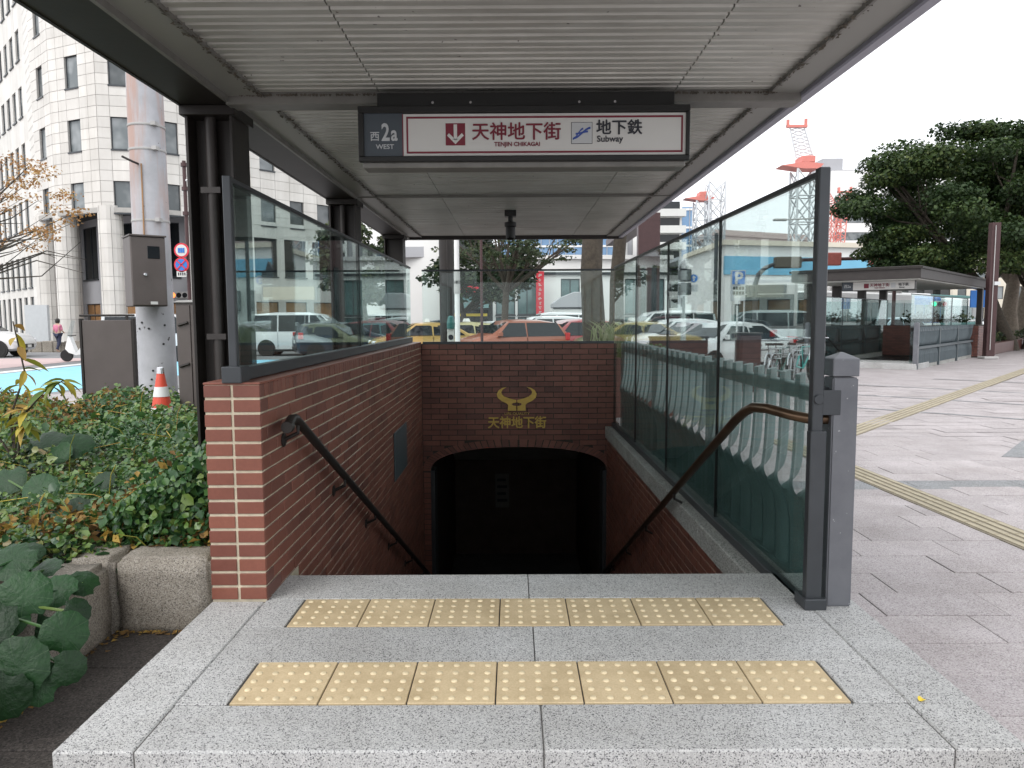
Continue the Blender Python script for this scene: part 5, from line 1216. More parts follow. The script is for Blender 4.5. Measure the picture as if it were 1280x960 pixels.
# --- tower cranes
def crane(label, pxm, Y, z_top, w_, jib, mast='steel_white', cab=True, hd='crane_red'):
    x = ap(pxm, 300, Y).x; t = thing('tower_crane', label, 'crane', (x, Y, RD), 0, 'tower cranes above the roofs'); h = w_ / 2
    mb = MB(); n_ = max(4, int(z_top / (w_ * 1.1))); dz = (z_top - RD) / n_; r_ = w_ * .055
    for sx in (-h, h):
        for sy in (-h, h): mb.tube([(x + sx, Y + sy, RD), (x + sx, Y + sy, z_top)], r_, 4)
    for k in range(n_):
        z = RD + dz * k
        for a, b in (((-h, -h), (h, -h)), ((h, -h), (h, h)), ((h, h), (-h, h)), ((-h, h), (-h, -h))):
            mb.tube([(x + a[0], Y + a[1], z), (x + b[0], Y + b[1], z + dz)], r_ * .7, 4); mb.tube([(x + b[0], Y + b[1], z), (x + a[0], Y + a[1], z + dz)], r_ * .7, 4); mb.tube([(x + a[0], Y + a[1], z), (x + b[0], Y + b[1], z)], r_ * .6, 4)
    part('mast', mb, mast, t, kind='stuff')
    if cab:
        part('platform', MB().prism([(x - w_ * 1.3, z_top + .16 * w_), (x - w_ * .2, z_top), (x + w_ * .55, z_top + .0), (x + w_ * .75, z_top + .22 * w_), (x - w_ * .1, z_top + .34 * w_)], Y - h, Y + h), hd, t)
        part('machine_house', MB().box(x - w_ * .3, Y - h, z_top + .3 * w_, x + w_ * .35, Y + h, z_top + .62 * w_), hd, t, bevel=.1)
    if jib:
        jm = MB(); (x1, z1), wj = jib, w_ * .35; z0 = z_top + w_ * .6; n2 = 9
        for s in (-wj, wj): jm.tube([(x + s * 1.2, Y, z0), (x1 + s, Y, z1)], r_ * .8, 4)
        for k in range(n2):
            t0, t1 = k / n2, (k + 1) / n2; f = lambda q, s: (x + (x1 - x) * q + s * (1.2 - .2 * q), Y, z0 + (z1 - z0) * q)
            jm.tube([f(t0, -wj), f(t1, wj)], r_ * .5, 4); jm.tube([f(t0, wj), f(t1, -wj)], r_ * .5, 4)
        part('jib', jm, 'steel_white' if mast == 'steel_white' else hd, t, kind='stuff')
        part('jib_head', MB().box(x1 - w_ * .5, Y - .3, z1 - .06 * w_, x1 + w_ * .5, Y + .3, z1 + .06 * w_).box(x1 - w_ * .5, Y - .2, z1, x1 - w_ * .38, Y + .2, z1 + w_ * .32).box(x1 + w_ * .38, Y - .2, z1, x1 + w_ * .5, Y + .2, z1 + w_ * .36), hd, t)
    return t
zt = ap(1000, 213, 120).z; j = ap(996, 158, 120); crane('tall white tower crane with red deck and steep jib above the glass end post', 1003, 120, zt, 3.2, (j.x, j.z))
zt = ap(870, 252, 125).z; crane('lattice crane mast topped by a red wedge shaped deck beside the canopy edge', 877, 125, zt, 2.4, None)
crane('plain white lattice mast rising just beside the red topped crane mast', 893, 123, ap(893, 228, 123).z, 2.6, None, cab=False)
zt = ap(1050, 322, 110).z; j = ap(1056, 240, 110); crane('short bright red crane with a raised red jib in front of the grey office block', 1048, 110, zt, 2.0, (j.x, j.z), mast='crane_red')
j = ap(1031, 238, 140); crane('red crane boom leaning behind the dark end post', 1042, 140, ap(1042, 268, 140).z, 1.8, (j.x, j.z), mast='crane_red')
# ================================================================== second entrance across the plaza
AXR = R(-41)
ec_ = Vector((11.04, 20.42, 0)); rx_ = Vector((math.cos(AXR), math.sin(AXR), 0)); ry_ = Vector((-math.sin(AXR), math.cos(AXR), 0))
E0 = ec_ - rx_ * 1.52
def ething(name, label, cat): return thing(name, label, cat, E0, AXR)
en = ething('subway_entrance', 'second covered subway entrance with a grey flat roof across the plaza', 'subway entrance')
K_ = dict(world=False)
part('landing_slab', MB().box(-1.5, 0, -.02, 1.52, 1.5, .15), 'granite', en, bevel=.01, **K_)
for s in (-1, 1): part('side_kerb', MB().box(s * 1.36 - .12, 1.5, -.02, s * 1.36 + .12, 8.6, .14), 'coping_granite', en, bevel=.01, **K_)
part('pit_shade_sheet', MB().box(-1.24, 1.5, -.02, 1.24, 8.2, .006), 'black', en, **K_)  # flat black sheet over the paving, painted as the darkness of a stair pit
bw2 = part('back_wall', MB().box(-1.24, 7.2, 0, 1.24, 7.45, 1.14), 'mortar_dark', en, **K_)
mb = MB()
for z in np.arange(.06, 1.1, .0594):
    u = -1.24 - (.11 if int(z / .0594) % 2 else 0)
    while u < 1.24:
        a, b = max(u, -1.24), min(u + .21, 1.24); u += .219
        if b - a > .03: mb.box(a, 7.193, z, b, 7.21, z + .05)
part('brickwork', mb, 'brick_far', bw2, kind='stuff', **K_)
mb = MB(); pr_ = part('brick_pier', MB().box(1.12, 8.0, 0, 1.66, 9.6, 1.15), 'mortar_dark', en, **K_)
for z in np.arange(.04, 1.1, .0594):
    for u in np.arange(8.0, 9.5, .219): mb.box(1.655, u + (.1 if int(z / .0594) % 2 else 0), z, 1.668, min(9.6, u + .21 + (.1 if int(z / .0594) % 2 else 0)), z + .05)
    for u in np.arange(1.12, 1.6, .219): mb.box(u, 7.99, z, min(1.66, u + .21), 8.005, z + .05)
part('brickwork', mb, 'brick_far', pr_, kind='stuff', **K_)
for y in (.35, 2.9, 5.6, 8.3): part('column', MB().box(-1.72, y, 0, -1.48, y + .24, 2.45), 'bronze', en, bevel=.004, **K_)
part('column', MB().box(1.45, 8.7, 1.1, 1.62, 8.95, 2.45), 'bronze', en, **K_)
part('roof', MB().box(-1.85, -.35, 2.48, 1.62, 9.4, 2.82), 'bronze_light', en, bevel=.01, **K_)
part('soffit', MB().box(-1.78, -.28, 2.455, 1.55, 9.3, 2.482), 'slat_paint', en, **K_)
part('roof_edge', MB().box(-1.9, -.40, 2.74, 1.67, 9.45, 2.80), 'bronze', en, **K_)
for s, nm in ((-1, 'left'), (1, 'right')):
    bm_f = MB(); zs_ = [(v.co.x, v.co.y, v.co.z) for v in fm.vertices]; fs_ = [tuple(p.vertices) for p in fm.polygons]
    x = s * 1.48
    for b in range(3):
        y0, y1 = .15 + b * 2.6, .15 + (b + 1) * 2.6
        if s > 0 and b == 2: y1 = 7.95
        part('railing_post', MB().box(x - .05, y0 - .05, 0, x + .05, y0 + .05, 1.15), 'slate_iron', en, **K_)
        part('top_rail', MB().box(x - .03, y0, 1.04, x + .03, y1, 1.12), 'slate_iron', en, **K_)
        part('mid_rail', MB().box(x - .05, y0, .55, x + .05, y1, .62), 'slate_iron', en, **K_)
        fb = MB(); y = y0 + .17
        while y < y1 - .08: fb.add([(x + vx, y + vy, vz) for vx, vy, vz in zs_], fs_); y += .204
        part('fin_panel', fb, 'slate_iron', en, kind='stuff', fix=False, **K_)
        part('pane', MB().box(x - s * .17 - .006, y0, .16, x - s * .17 + .006, y1 - .02, 2.06), 'screen_glass', en, **K_)
        part('pane_edge', MB().box(x - s * .17 - .012, y1 - .02, .16, x - s * .17 + .012, y1, 2.08), 'dark_frame', en, **K_)
    part('glass_rail', MB().box(x - s * .17 - .012, .1, 2.06, x - s * .17 + .012, 7.95, 2.085), 'dark_frame', en, **K_)
    part('gate_post', MB().loft([[(x - .06, .02, .1), (x + .06, .02, .1), (x + .06, .14, .1), (x - .06, .14, .1)], [(x - .06, .02, 1.27), (x + .06, .02, 1.27), (x + .06, .14, 1.27), (x - .06, .14, 1.27)], [(x - .01, .07, 1.3), (x + .01, .07, 1.3), (x + .01, .09, 1.3), (x - .01, .09, 1.3)]]), 'bollard_paint', en, **K_)
part('back_pane', MB().box(-1.2, 7.3, 1.15, 1.2, 7.31, 2.05), 'screen_glass', en, **K_)
part('handrail', MB().tube([(-1.4, .12, 1.0), (-1.2, .2, 1.0), (-1.15, .5, .98), (-1.15, 3, -.02)], .025, 8), 'bronze', en, **K_)
mx2 = [(-.5 + i * .1, 7.2 + .1 * random.random(), 1.2 + random.random() * .35) for i in range(20)]
o2 = leaf_cloud('foliage', [(x + random.gauss(0, .1), y + random.gauss(0, .1), 1.25 + abs(random.gauss(0, .18))) for x, y, z in mx2 for _ in range(30)], rng.normal(0, .6, (600, 3)) + [0, -.3, .6], .10, 'dark_leaf', en)
s2 = ething('hanging_sign', 'small white direction sign hung under the front of the second entrance roof', 'sign'); s2.location = E0 + ry_ * .35 + Vector((0, 0, 2.2))
part('housing', MB().box(-.62, 0, 0, 1.34, .12, .27), 'black', s2, **K_); part('slate_panel', MB().box(-.60, -.008, .02, -.31, 0, .25), 'sign_slate', s2, **K_); part('white_panel', MB().box(-.30, -.008, .02, 1.32, 0, .25), 'sign_white', s2, **K_)
part('arrow_plate', MB().box(.0, -.012, .07, .13, -.008, .2), 'sign_maroon', s2, **K_); part('logo_plate', MB().box(.72, -.012, .07, .84, -.008, .2), 'sign_pale', s2, **K_); part('hanger', MB().box(-.5, .03, .27, 1.28, .1, .30), 'black', s2, **K_)
for bd, sz_, x, z, mt, f in (('天神地下街', .105, .42, .115, 'sign_maroon', 1), ('TENJIN CHIKAGAI', .034, .42, .06, 'sign_maroon', 1), ('地下鉄', .09, 1.04, .12, 'ink', 1), ('Subway', .045, 1.0, .06, 'ink', 1), ('西2a', .11, -.455, .10, 'sign_pale', .9)):
    txt('lettering', bd, sz_, s2, mt, (x, -.0125, z), bold=.002, ext=.002, sx=f, world=False)
# brown lamp pole, information sign and thin silver pole beside it
lp = thing('lamp_pole', 'tall dark red brown steel pole beside the far corner of the second entrance', 'pole', (16.3, 25.6, 0))
part('shaft', MB().box(16.16, 25.5, 0, 16.46, 25.72, 4.6), 'pole_brown', lp, bevel=.01); part('base', MB().box(16.05, 25.4, 0, 16.55, 25.8, .08), 'concrete', lp, bevel=.01)
part('cable_pipe', MB().tube([(16.26, 25.46, .3), (16.26, 25.46, 4.5)], .013, 6), 'concrete', lp); part('bracket', MB().box(16.3, 25.45, 2.5, 16.5, 25.5, 2.62), 'steel_white', lp)
p = ap(1222, 372, 29); isg = thing('information_sign', 'small blue information sign with a white question mark behind the second entrance', 'sign', (p.x, 29, 0))
part('post', MB().tube([(p.x, 29, 0), (p.x, 29, p.z)], .04, 8), 'steel_white', isg); part('panel', MB().box(p.x - .3, 28.94, p.z - .38, p.x + .3, 29, p.z + .28), 'bright_blue', isg, bevel=.01); txt('mark', '?', .5, isg, 'sign_white', (p.x, 28.93, p.z - .2), bold=.01); part('lower_panel', MB().box(p.x - .2, 28.95, p.z - .75, p.x + .2, 29, p.z - .4), 'sign_pale', isg)

# ================================================================== vehicles
def lerp(a, b, t): return a + (b - a) * t
CARS = {
 'sedan': dict(L=4.5, st=[(-2.25, .40, .78, .82, .74, .62), (-2.12, .24, .88, .97, .84, .70), (-1.55, .21, .92, 1.02, .87, .72), (-.90, .2, .93, 1.40, .87, .60), (-.1, .2, .92, 1.46, .87, .62), (.50, .2, .91, 1.41, .87, .61), (1.22, .2, .90, 1.00, .86, .72), (1.95, .22, .80, .86, .83, .66), (2.18, .30, .66, .72, .74, .58), (2.25, .36, .55, .62, .68, .52)], xs=1.18, xw=.54, xr=-.92, xb=-1.5, wh=(-1.35, 1.38), wr=.31, pil=(-.12,)),
 'hatch': dict(L=3.9, st=[(-1.95, .40, .80, .86, .74, .60), (-1.86, .24, .95, 1.02, .83, .66), (-1.55, .2, .97, 1.42, .84, .62), (-.8, .2, .95, 1.53, .84, .63), (.0, .2, .93, 1.55, .84, .63), (.42, .2, .92, 1.49, .84, .62), (1.10, .2, .92, 1.04, .83, .70), (1.70, .22, .82, .90, .80, .64), (1.88, .3, .66, .74, .72, .56), (1.95, .38, .55, .62, .64, .5)], xs=1.06, xw=.46, xr=-1.55, xb=-1.83, wh=(-1.25, 1.22), wr=.30, pil=(-.2,)),
 'suv': dict(L=4.5, st=[(-2.25, .42, .85, .92, .80, .66), (-2.15, .28, 1.02, 1.10, .88, .70), (-1.80, .25, 1.05, 1.58, .90, .66), (-.9, .25, 1.03, 1.68, .90, .67), (.0, .25, 1.02, 1.68, .90, .67), (.40, .25, 1.01, 1.62, .90, .66), (1.12, .25, 1.0, 1.12, .89, .76), (1.95, .28, .92, 1.0, .86, .70), (2.18, .34, .72, .82, .78, .62), (2.25, .42, .6, .7, .7, .55)], xs=1.08, xw=.44, xr=-1.8, xb=-2.12, wh=(-1.35, 1.38), wr=.35, pil=(-.25, -1.25)),
 'minivan': dict(L=4.8, st=[(-2.40, .38, .95, 1.05, .80, .66), (-2.33, .24, 1.08, 1.20, .88, .72), (-2.22, .2, 1.08, 1.80, .89, .70), (-1.2, .2, 1.06, 1.90, .89, .72), (.3, .2, 1.04, 1.90, .89, .72), (.85, .2, 1.03, 1.80, .89, .70), (1.72, .2, 1.00, 1.12, .88, .74), (2.15, .24, .85, .96, .84, .66), (2.34, .3, .7, .78, .76, .58), (2.40, .38, .58, .66, .68, .5)], xs=1.66, xw=.88, xr=-2.22, xb=-2.31, wh=(-1.5, 1.5), wr=.33, pil=(.35, -1.0)),
 'keivan': dict(L=3.4, st=[(-1.70, .34, 1.0, 1.1, .70, .60), (-1.66, .22, 1.08, 1.22, .73, .64), (-1.6, .2, 1.08, 1.80, .74, .64), (.6, .2, 1.05, 1.86, .74, .66), (1.0, .2, 1.02, 1.78, .74, .64), (1.42, .2, .98, 1.10, .74, .66), (1.62, .26, .8, .9, .70, .6), (1.70, .36, .66, .76, .64, .54)], xs=1.40, xw=1.02, xr=-1.6, xb=-1.65, wh=(-1.0, 1.1), wr=.28, pil=(.3, -.7))}
TY = MB(); 
def wheel_meshes(r):
    ty = MB().lathe([(r * .62, -.09), (r * .95, -.095), (r, -.06), (r, .06), (r * .95, .095), (r * .62, .09)], (0, 0, 0), 22, 'y').mesh('tyre', 'tyre', smooth=True)
    rm_ = MB().lathe([(r * .64, -.06), (r * .64, .085), (r * .58, .088), (r * .55, .03)], (0, 0, 0), 20, 'y')
    for k in range(5):
        a = 2 * math.pi * k / 5; c, s = math.cos(a), math.sin(a); q = MB().box(-.035, .03, .03, .035, .075, r * .6); q.v = [(x * c - z * s, y, x * s + z * c) for x, y, z in q.v]; rm_.add(q.v, q.f)
    rm_.lathe([(.06, .02), (.06, .08), (.03, .085)], (0, 0, 0), 10, 'y')
    return ty, rm_.mesh('rim', 'rim')
def build_car(kind):
    P = CARS[kind]; st = P['st']; t = bpy.data.objects.new('parked_car', None); COL.objects.link(t)
    rings = []
    for x, zb, zl, zt, wd, wt in st:
        h = [(wd * .80, zb), (wd * .97, zb + .10), (wd, zb + (zl - zb) * .55), (wd * .97, zl), (lerp(wd * .97, wt, .93), lerp(zl, zt, .93)), (wt * .86, zt), (wt * .4, zt + .012)]
        rings.append([(x, y, z) for y, z in h] + [(x, -y, z) for y, z in h[::-1]])
    part('body', MB().loft(rings), 'car_paint', t, smooth=True, world=False)
    S = lambda x: [lerp(a, b, (x - s0[0]) / (s1[0] - s0[0])) for s0, s1 in [next((p, q) for p, q in zip(st, st[1:]) if p[0] <= x <= q[0])] for a, b in zip(s0, s1)]
    def gquad(name, a, b, c, d, n, mat='dark_glass', th=.014):
        n = Vector(n).normalized() * th; v = [Vector(p) for p in (a, b, c, d)]
        part(name, MB().add([p - n for p in v] + [p + n for p in v], [(0, 3, 2, 1), (4, 5, 6, 7), (0, 1, 5, 4), (1, 2, 6, 5), (2, 3, 7, 6), (3, 0, 4, 7)]), mat, t, world=False)
    a, b = S(P['xs']), S(P['xw']); gquad('windscreen', (P['xs'], -a[5] * .93, a[3] + .015), (P['xs'], a[5] * .93, a[3] + .015), (P['xw'], b[5] * .84, b[3] - .01), (P['xw'], -b[5] * .84, b[3] - .01), (1, 0, .8))
    a, b = S(P['xb']), S(P['xr']); za = max(a[3], a[2] + .06); gquad('rear_window', (P['xb'], -a[5] * .9, za), (P['xb'], a[5] * .9, za), (P['xr'], b[5] * .8, b[3] - .06), (P['xr'], -b[5] * .8, b[3] - .06), (-1, 0, .3))
    xs_, xw_, xr_, xb_ = P['xs'] - .12, P['xw'] - .02, P['xr'] + .12, P['xb'] + .12
    f_t = lambda x: (xw_ if x > xw_ else xr_ if x < xr_ else x)
    ed = [xs_] + [p for p in P['pil']] + [xb_]; ztop = S(0.0)[3] - .12; zlo = S(0.0)[2] + .03
    W0, W1 = S(0.0)[4], S(0.0)[5]
    for s in (1, -1):
        for a, b in zip(ed, ed[1:]):
            a_, b_ = a - (.03 if a != xs_ else 0), b + (.03 if b != xb_ else 0)
            yl, yt = W0 * .975, lerp(W0 * .97, W1, .84)
            gquad('side_window', (a_, s * yl, zlo), (b_, s * yl, zlo), (f_t(b_), s * yt, ztop), (f_t(a_), s * yt, ztop), (0, s, .3))
        for p in P['pil']: part('door_gap', MB().box(p - .006, s * W0 - .01, .32, p + .006, s * W0 + .004, zlo - .03), 'black', t, world=False)
        part('mirror', MB().box(P['xs'] - .28, s * (W0 + .02) - .08 * (s < 0), zlo + .02, P['xs'] - .12, s * (W0 + .02) + .08 * (s > 0) + (.08 if 0 else 0), zlo + .16), 'car_paint', t, bevel=.02, world=False)
        part('sill', MB().box(P['wh'][0] + .4, s * W0 * .97 - .02, .2, P['wh'][1] - .4, s * W0 * .97 + .02, .28), 'black', t, world=False)
        fx = st[-2][0]; q = st[-2]; part('headlight', MB().box(fx - .22, s * q[4] * .93 - .14, q[2] - .04, fx + .03, s * q[4] * .93 + .06, q[2] + .10), 'lamp_clear', t, bevel=.03, world=False)
        rx0 = st[1][0]; q = st[1]; part('tail_light', MB().box(rx0 - .05, s * q[4] * .93 - .08, q[2] - .14, rx0 + .14, s * q[4] * .93 + .07, q[2] + .12), 'lamp_red', t, bevel=.02, world=False)
    fx = st[-1][0]; part('grille', MB().box(fx - .06, -.42, .40, fx + .015, .42, .58), 'black', t, bevel=.02, world=False); part('number_plate', MB().box(fx, -.17, .42, fx + .025, .17, .54), 'sign_white', t, world=False)
    rx0 = st[0][0]; part('number_plate', MB().box(rx0 - .02, -.17, .62, rx0 + .03, .17, .76), 'sign_white', t, world=False); part('bumper', MB().box(rx0 - .03, -.6, .36, rx0 + .1, .6, .50), 'black', t, bevel=.02, world=False)
    ty, rm_ = wheel_meshes(P['wr'])
    for x in P['wh']:
        for s in (1, -1):
            part('wheel_arch', MB().lathe([(P['wr'] + .055, s * (W0 - .12)), (P['wr'] + .055, s * (W0 + .006))], (x, 0, P['wr'] + .01), 22, 'y'), 'black', t, world=False)
            wo = link('wheel', ty, t, (x, s * (W0 - .075), P['wr'])); wo.rotation_euler = (0, 0, 0 if s > 0 else math.pi); link('rim', rm_, wo)
    return t
proto = {k: build_car(k) for k in CARS}; used = set()
def car(kind, px, Y, head, col, label, z=RD, cat='car', name=None, x=None):
    p = ap(px, 400, Y); t = proto[kind] if kind not in used else copy_tree(proto[kind]); used.add(kind)
    t.location = (p.x if x is None else x, Y, z); t.rotation_euler = (0, 0, R(head)); tag(t, label, cat, 'vehicles in the street'); t.name = name or {'suv': 'parked_car'}.get(kind, 'parked_car')
    for c in t.children:
        if c.name.split('.')[0] in ('body', 'mirror'): c.color = (*col, 1)
    return t
WHITE, SIL = (.70, .70, .70), (.42, .43, .45)
car('minivan', 381, 33.5, 4, WHITE, 'white minivan in profile seen through the side glass near the column')
car('hatch', 428, 31.0, 24, (.012, .020, .035), 'black hatchback overlapping the front of the white minivan')
car('sedan', 474, 34.5, 22, (.05, .13, .14), 'dark teal sedan just ahead of the black hatchback')
car('suv', 492, 40.0, 10, (.22, .04, .06), 'maroon car between the teal sedan and the corner of the glass')
car('minivan', 470, 44.5, 5, WHITE, 'white minivan roof showing behind the maroon car')
car('sedan', 533, 29.5, 196, (.42, .27, .08), 'orange yellow taxi seen past the left end of the back glass', cat='taxi', name='taxi')
car('sedan', 583, 30.5, 200, (.50, .46, .26), 'pale yellow taxi behind the brown post and the small parking post', cat='taxi', name='taxi')
car('hatch', 640, 26.5, 206, (.31, .095, .05), 'orange red hatchback in the middle of the back glass')
car('suv', 676, 31.0, 200, WHITE, 'white crossover right behind the orange red hatchback')
car('hatch', 716, 28.0, 205, (.33, .045, .05), 'bright red small car beside the thick trunk')
car('keivan', 700, 34.0, 190, WHITE, 'white boxy van roof between the white crossover and the red small car', cat='van', name='parked_van')
car('sedan', 790, 27.0, 190, (.24, .23, .13), 'mustard yellow taxi behind the far panes of the tall glass', cat='taxi', name='taxi')
car('minivan', 832, 34.0, 192, WHITE, 'white minivan roof above the mustard taxi and white hatchback')
car('hatch', 846, 26.0, 200, WHITE, 'white hatchback with a blue tinged windscreen next to the mustard taxi')
car('sedan', 872, 25.0, 204, (.50, .44, .46), 'silver pink sedan half hidden behind the nearest white sedan')
car('sedan', 908, 22.0, 212, (.74, .74, .74), 'nearest white sedan, facing the railing with its bonnet showing over the fins')
car('hatch', 1112, 40.0, 200, (.45, .60, .66), 'pale blue car seen through the glass of the second entrance')
car('minivan', 1255, 60.0, 200, WHITE, 'white van glimpsed between the tree trunks by the lamp pole')
car('suv', -34, 33.0, 8, WHITE, 'white car at the far kerb below the pale tiled wing, partly behind the sapling')
car('keivan', 190, 29.0, 12, WHITE, 'white van showing between the brown board and the concrete pole', cat='van', name='parked_van')
car('sedan', 610, 37.0, 186, WHITE, 'white sedan roof between the pale taxi and the orange red hatchback')
car('hatch', 655, 39.0, 190, SIL, 'silver hatchback roof far behind the orange red hatchback')
car('sedan', 745, 36.0, 190, (.03, .04, .07), 'dark blue sedan behind the thick trunk')
car('sedan', 800, 40.0, 188, SIL, 'silver sedan far behind the mustard taxi')
car('hatch', 548, 38.0, 190, (.04, .05, .06), 'dark hatchback behind the orange yellow taxi')
car('sedan', 335, 52.0, 10, SIL, 'silver car far behind the white minivan')
for nm in [k for k in CARS if k not in used]:
    bpy.data.objects.remove(proto[nm])
for t in [o for o in bpy.data.objects if o.name.startswith('taxi') and o.parent is None]:
    part('roof_lamp', MB().loft([[(-.1, -.25, 1.47), (.1, -.25, 1.47), (.1, .25, 1.47), (-.1, .25, 1.47)], [(-.06, -.18, 1.60), (.06, -.18, 1.60), (.06, .18, 1.60), (-.06, .18, 1.60)]]), 'sign_white', t, world=False)
def bus(px, Y, head, label, col, col2, L_=10.5):
    x = ap(px, 400, Y).x; t = thing('city_bus', label, 'bus', (x, Y, RD), R(head), 'vehicles in the street'); h = L_ / 2
    part('body', MB().box(-h, -1.22, .32, h, 1.22, 1.15), col2, t, bevel=.06, world=False); part('body', MB().box(-h + .01, -1.2, 1.15, h - .01, 1.2, 2.9), col, t, bevel=.10, world=False)
    part('roof_unit', MB().box(-h + 1.5, -1.0, 2.9, h - 1.2, 1.0, 3.12), col2, t, bevel=.05, world=False)
    for s in (1, -1):
        for k in range(int(L_ / 1.25)):
            a = -h + .4 + k * 1.25; part('window', MB().box(a, s * 1.205 - .02, 1.35, a + 1.12, s * 1.205 + .02, 2.35), 'teal_glass', t, world=False)
        for xw in (-h + 2.3, h - 2.2):
            wo = part('wheel', MB().lathe([(.3, -.13), (.46, -.14), (.48, -.1), (.48, .1), (.46, .14), (.3, .14)], (xw, s * 1.1, .48), 20, 'y'), 'tyre', t, smooth=True, world=False); part('rim', MB().lathe([(.28, -.15), (.28, .15), (.1, .1)], (xw, s * 1.1, .48), 14, 'y'), 'rim', wo, world=False)
    for s in (1, -1):
        part('windscreen', MB().box(s * h - .02, -1.08, 1.25, s * h + .02, 1.08, 2.45), 'dark_glass', t, world=False); part('destination_box', MB().box(s * h - .02, -.8, 2.5, s * h + .03, .8, 2.82), 'ink', t, world=False)
        for y in (-.95, .95): part('lamp', MB().box(s * h - .02, y - .12, .65, s * h + .03, y + .12, .85), 'lamp_red' if s < 0 else 'lamp_clear', t, bevel=.02, world=False)
bus(958, 33, 70, 'grey and dull red city bus standing behind the bicycles', 'concrete', 'grey_wall', 9)
bus(1060, 41, 38, 'white city bus with dark windows behind the left side of the second entrance', 'white_plastic', 'concrete')
bus(1108, 49, 38, 'blue topped city bus behind the second entrance sign', 'bright_blue', 'white_plastic')
bus(1170, 55, 38, 'white city bus far behind the green railing of the second entrance', 'white_plastic', 'teal_paint')
# scooter
p = ap(104, 440, 29); scx = p.x
sct = thing('delivery_scooter', 'white delivery scooter with a pale teal box beside the brown board', 'scooter', (scx, 29, RD), R(188))
for x in (-.6, .6):
    wo = part('wheel', MB().lathe([(.14, -.05), (.22, -.055), (.24, 0), (.22, .055), (.14, .05)], (x, 0, .24), 18, 'y'), 'tyre', sct, smooth=True, world=False); part('rim', MB().lathe([(.14, -.03), (.14, .03)], (x, 0, .24), 12, 'y'), 'rim', wo, world=False)
part('body', MB().loft([[(-.75, -.15, .45), (-.75, .15, .45), (-.75, .12, .72), (-.75, -.12, .72)], [(-.1, -.18, .30), (-.1, .18, .30), (-.1, .14, .72), (-.1, -.14, .72)], [(.2, -.17, .26), (.2, .17, .26), (.2, .15, .34), (.2, -.15, .34)], [(.45, -.18, .35), (.45, .18, .35), (.40, .14, .95), (.40, -.14, .95)], [(.62, -.08, .5), (.62, .08, .5), (.5, .06, 1.0), (.5, -.06, 1.0)]]), 'white_plastic', sct, smooth=True, world=False)
part('seat', MB().box(-.6, -.14, .72, -.02, .14, .80), 'seat_dark', sct, bevel=.03, world=False); part('cargo_box', MB().box(-.95, -.26, .82, -.42, .26, 1.32), 'sign_pale', sct, bevel=.03, world=False)
part('handlebar', MB().tube([(.36, -.32, 1.02), (.45, 0, 1.0), (.36, .32, 1.02)], .018, 6), 'black', sct, world=False); part('windshield', MB().add([(.48, -.22, .95), (.48, .22, .95), (.30, .18, 1.6), (.30, -.18, 1.6)], [(0, 1, 2, 3)]), 'screen_glass', sct, world=False, fix=False); part('fork', MB().tube([(.6, 0, .24), (.48, 0, .9)], .03, 6), 'black', sct, world=False)
# bicycles beyond the railing
def bicycle():
    t = bpy.data.objects.new('bicycle', None); COL.objects.link(t)
    for x in (-.52, .52):
        n = 24; wo = part('wheel', MB().tube([(x + .33 * math.cos(2 * math.pi * k / n), 0, .34 + .33 * math.sin(2 * math.pi * k / n)) for k in range(n + 1)], .018, 6, cap=False), 'tyre', t, world=False)
        sp = MB()
        for k in range(10): a = math.pi * k / 10; sp.tube([(x - .32 * math.cos(a), 0, .34 - .32 * math.sin(a)), (x + .32 * math.cos(a), 0, .34 + .32 * math.sin(a))], .003, 3)
        part('spokes', sp, 'chrome', wo, world=False)
    f = MB(); bb, sd, hd, rr_, fr2 = (-.08, 0, .30), (-.22, 0, .78), (.36, 0, .80), (-.52, 0, .34), (.52, 0, .34)
    for a, b in ((bb, sd), (bb, (.38, 0, .68)), (sd, hd), (bb, rr_), (sd, rr_)): f.tube([a, b], .018, 6)
    part('frame', f, 'car_paint', t, world=False); part('fork', MB().tube([(.33, 0, .92), hd, (.40, 0, .62), fr2], .015, 6), 'chrome', t, world=False)
    part('saddle', MB().loft([[(-.36, -.09, .86), (-.36, .09, .86), (-.36, .09, .91), (-.36, -.09, .91)], [(-.1, -.03, .86), (-.1, .03, .86), (-.1, .03, .90), (-.1, -.03, .90)]]), 'seat_dark', t, world=False)
    part('handlebar', MB().tube([(.18, -.28, .98), (.34, -.18, .98), (.34, .18, .98), (.18, .28, .98)], .012, 6), 'chrome', t, world=False)
    b = MB()
    for z in (.62, .72, .82): b.tube([(.42, -.16, z), (.68, -.16, z), (.68, .16, z), (.42, .16, z), (.42, -.16, z)], .008, 4)
    for x, y in ((.42, -.16), (.68, -.16), (.68, .16), (.42, .16), (.55, -.16), (.55, .16)): b.tube([(x, y, .62), (x, y, .84)], .006, 4)
    part('basket', b, 'steel_white', t, world=False); part('mudguard', MB().tube([(-.52 + .37 * math.cos(a), 0, .34 + .37 * math.sin(a)) for a in [R(20 + 20 * k) for k in range(8)]], .018, 5), 'chrome', t, world=False)
    return t
bp_ = bicycle()
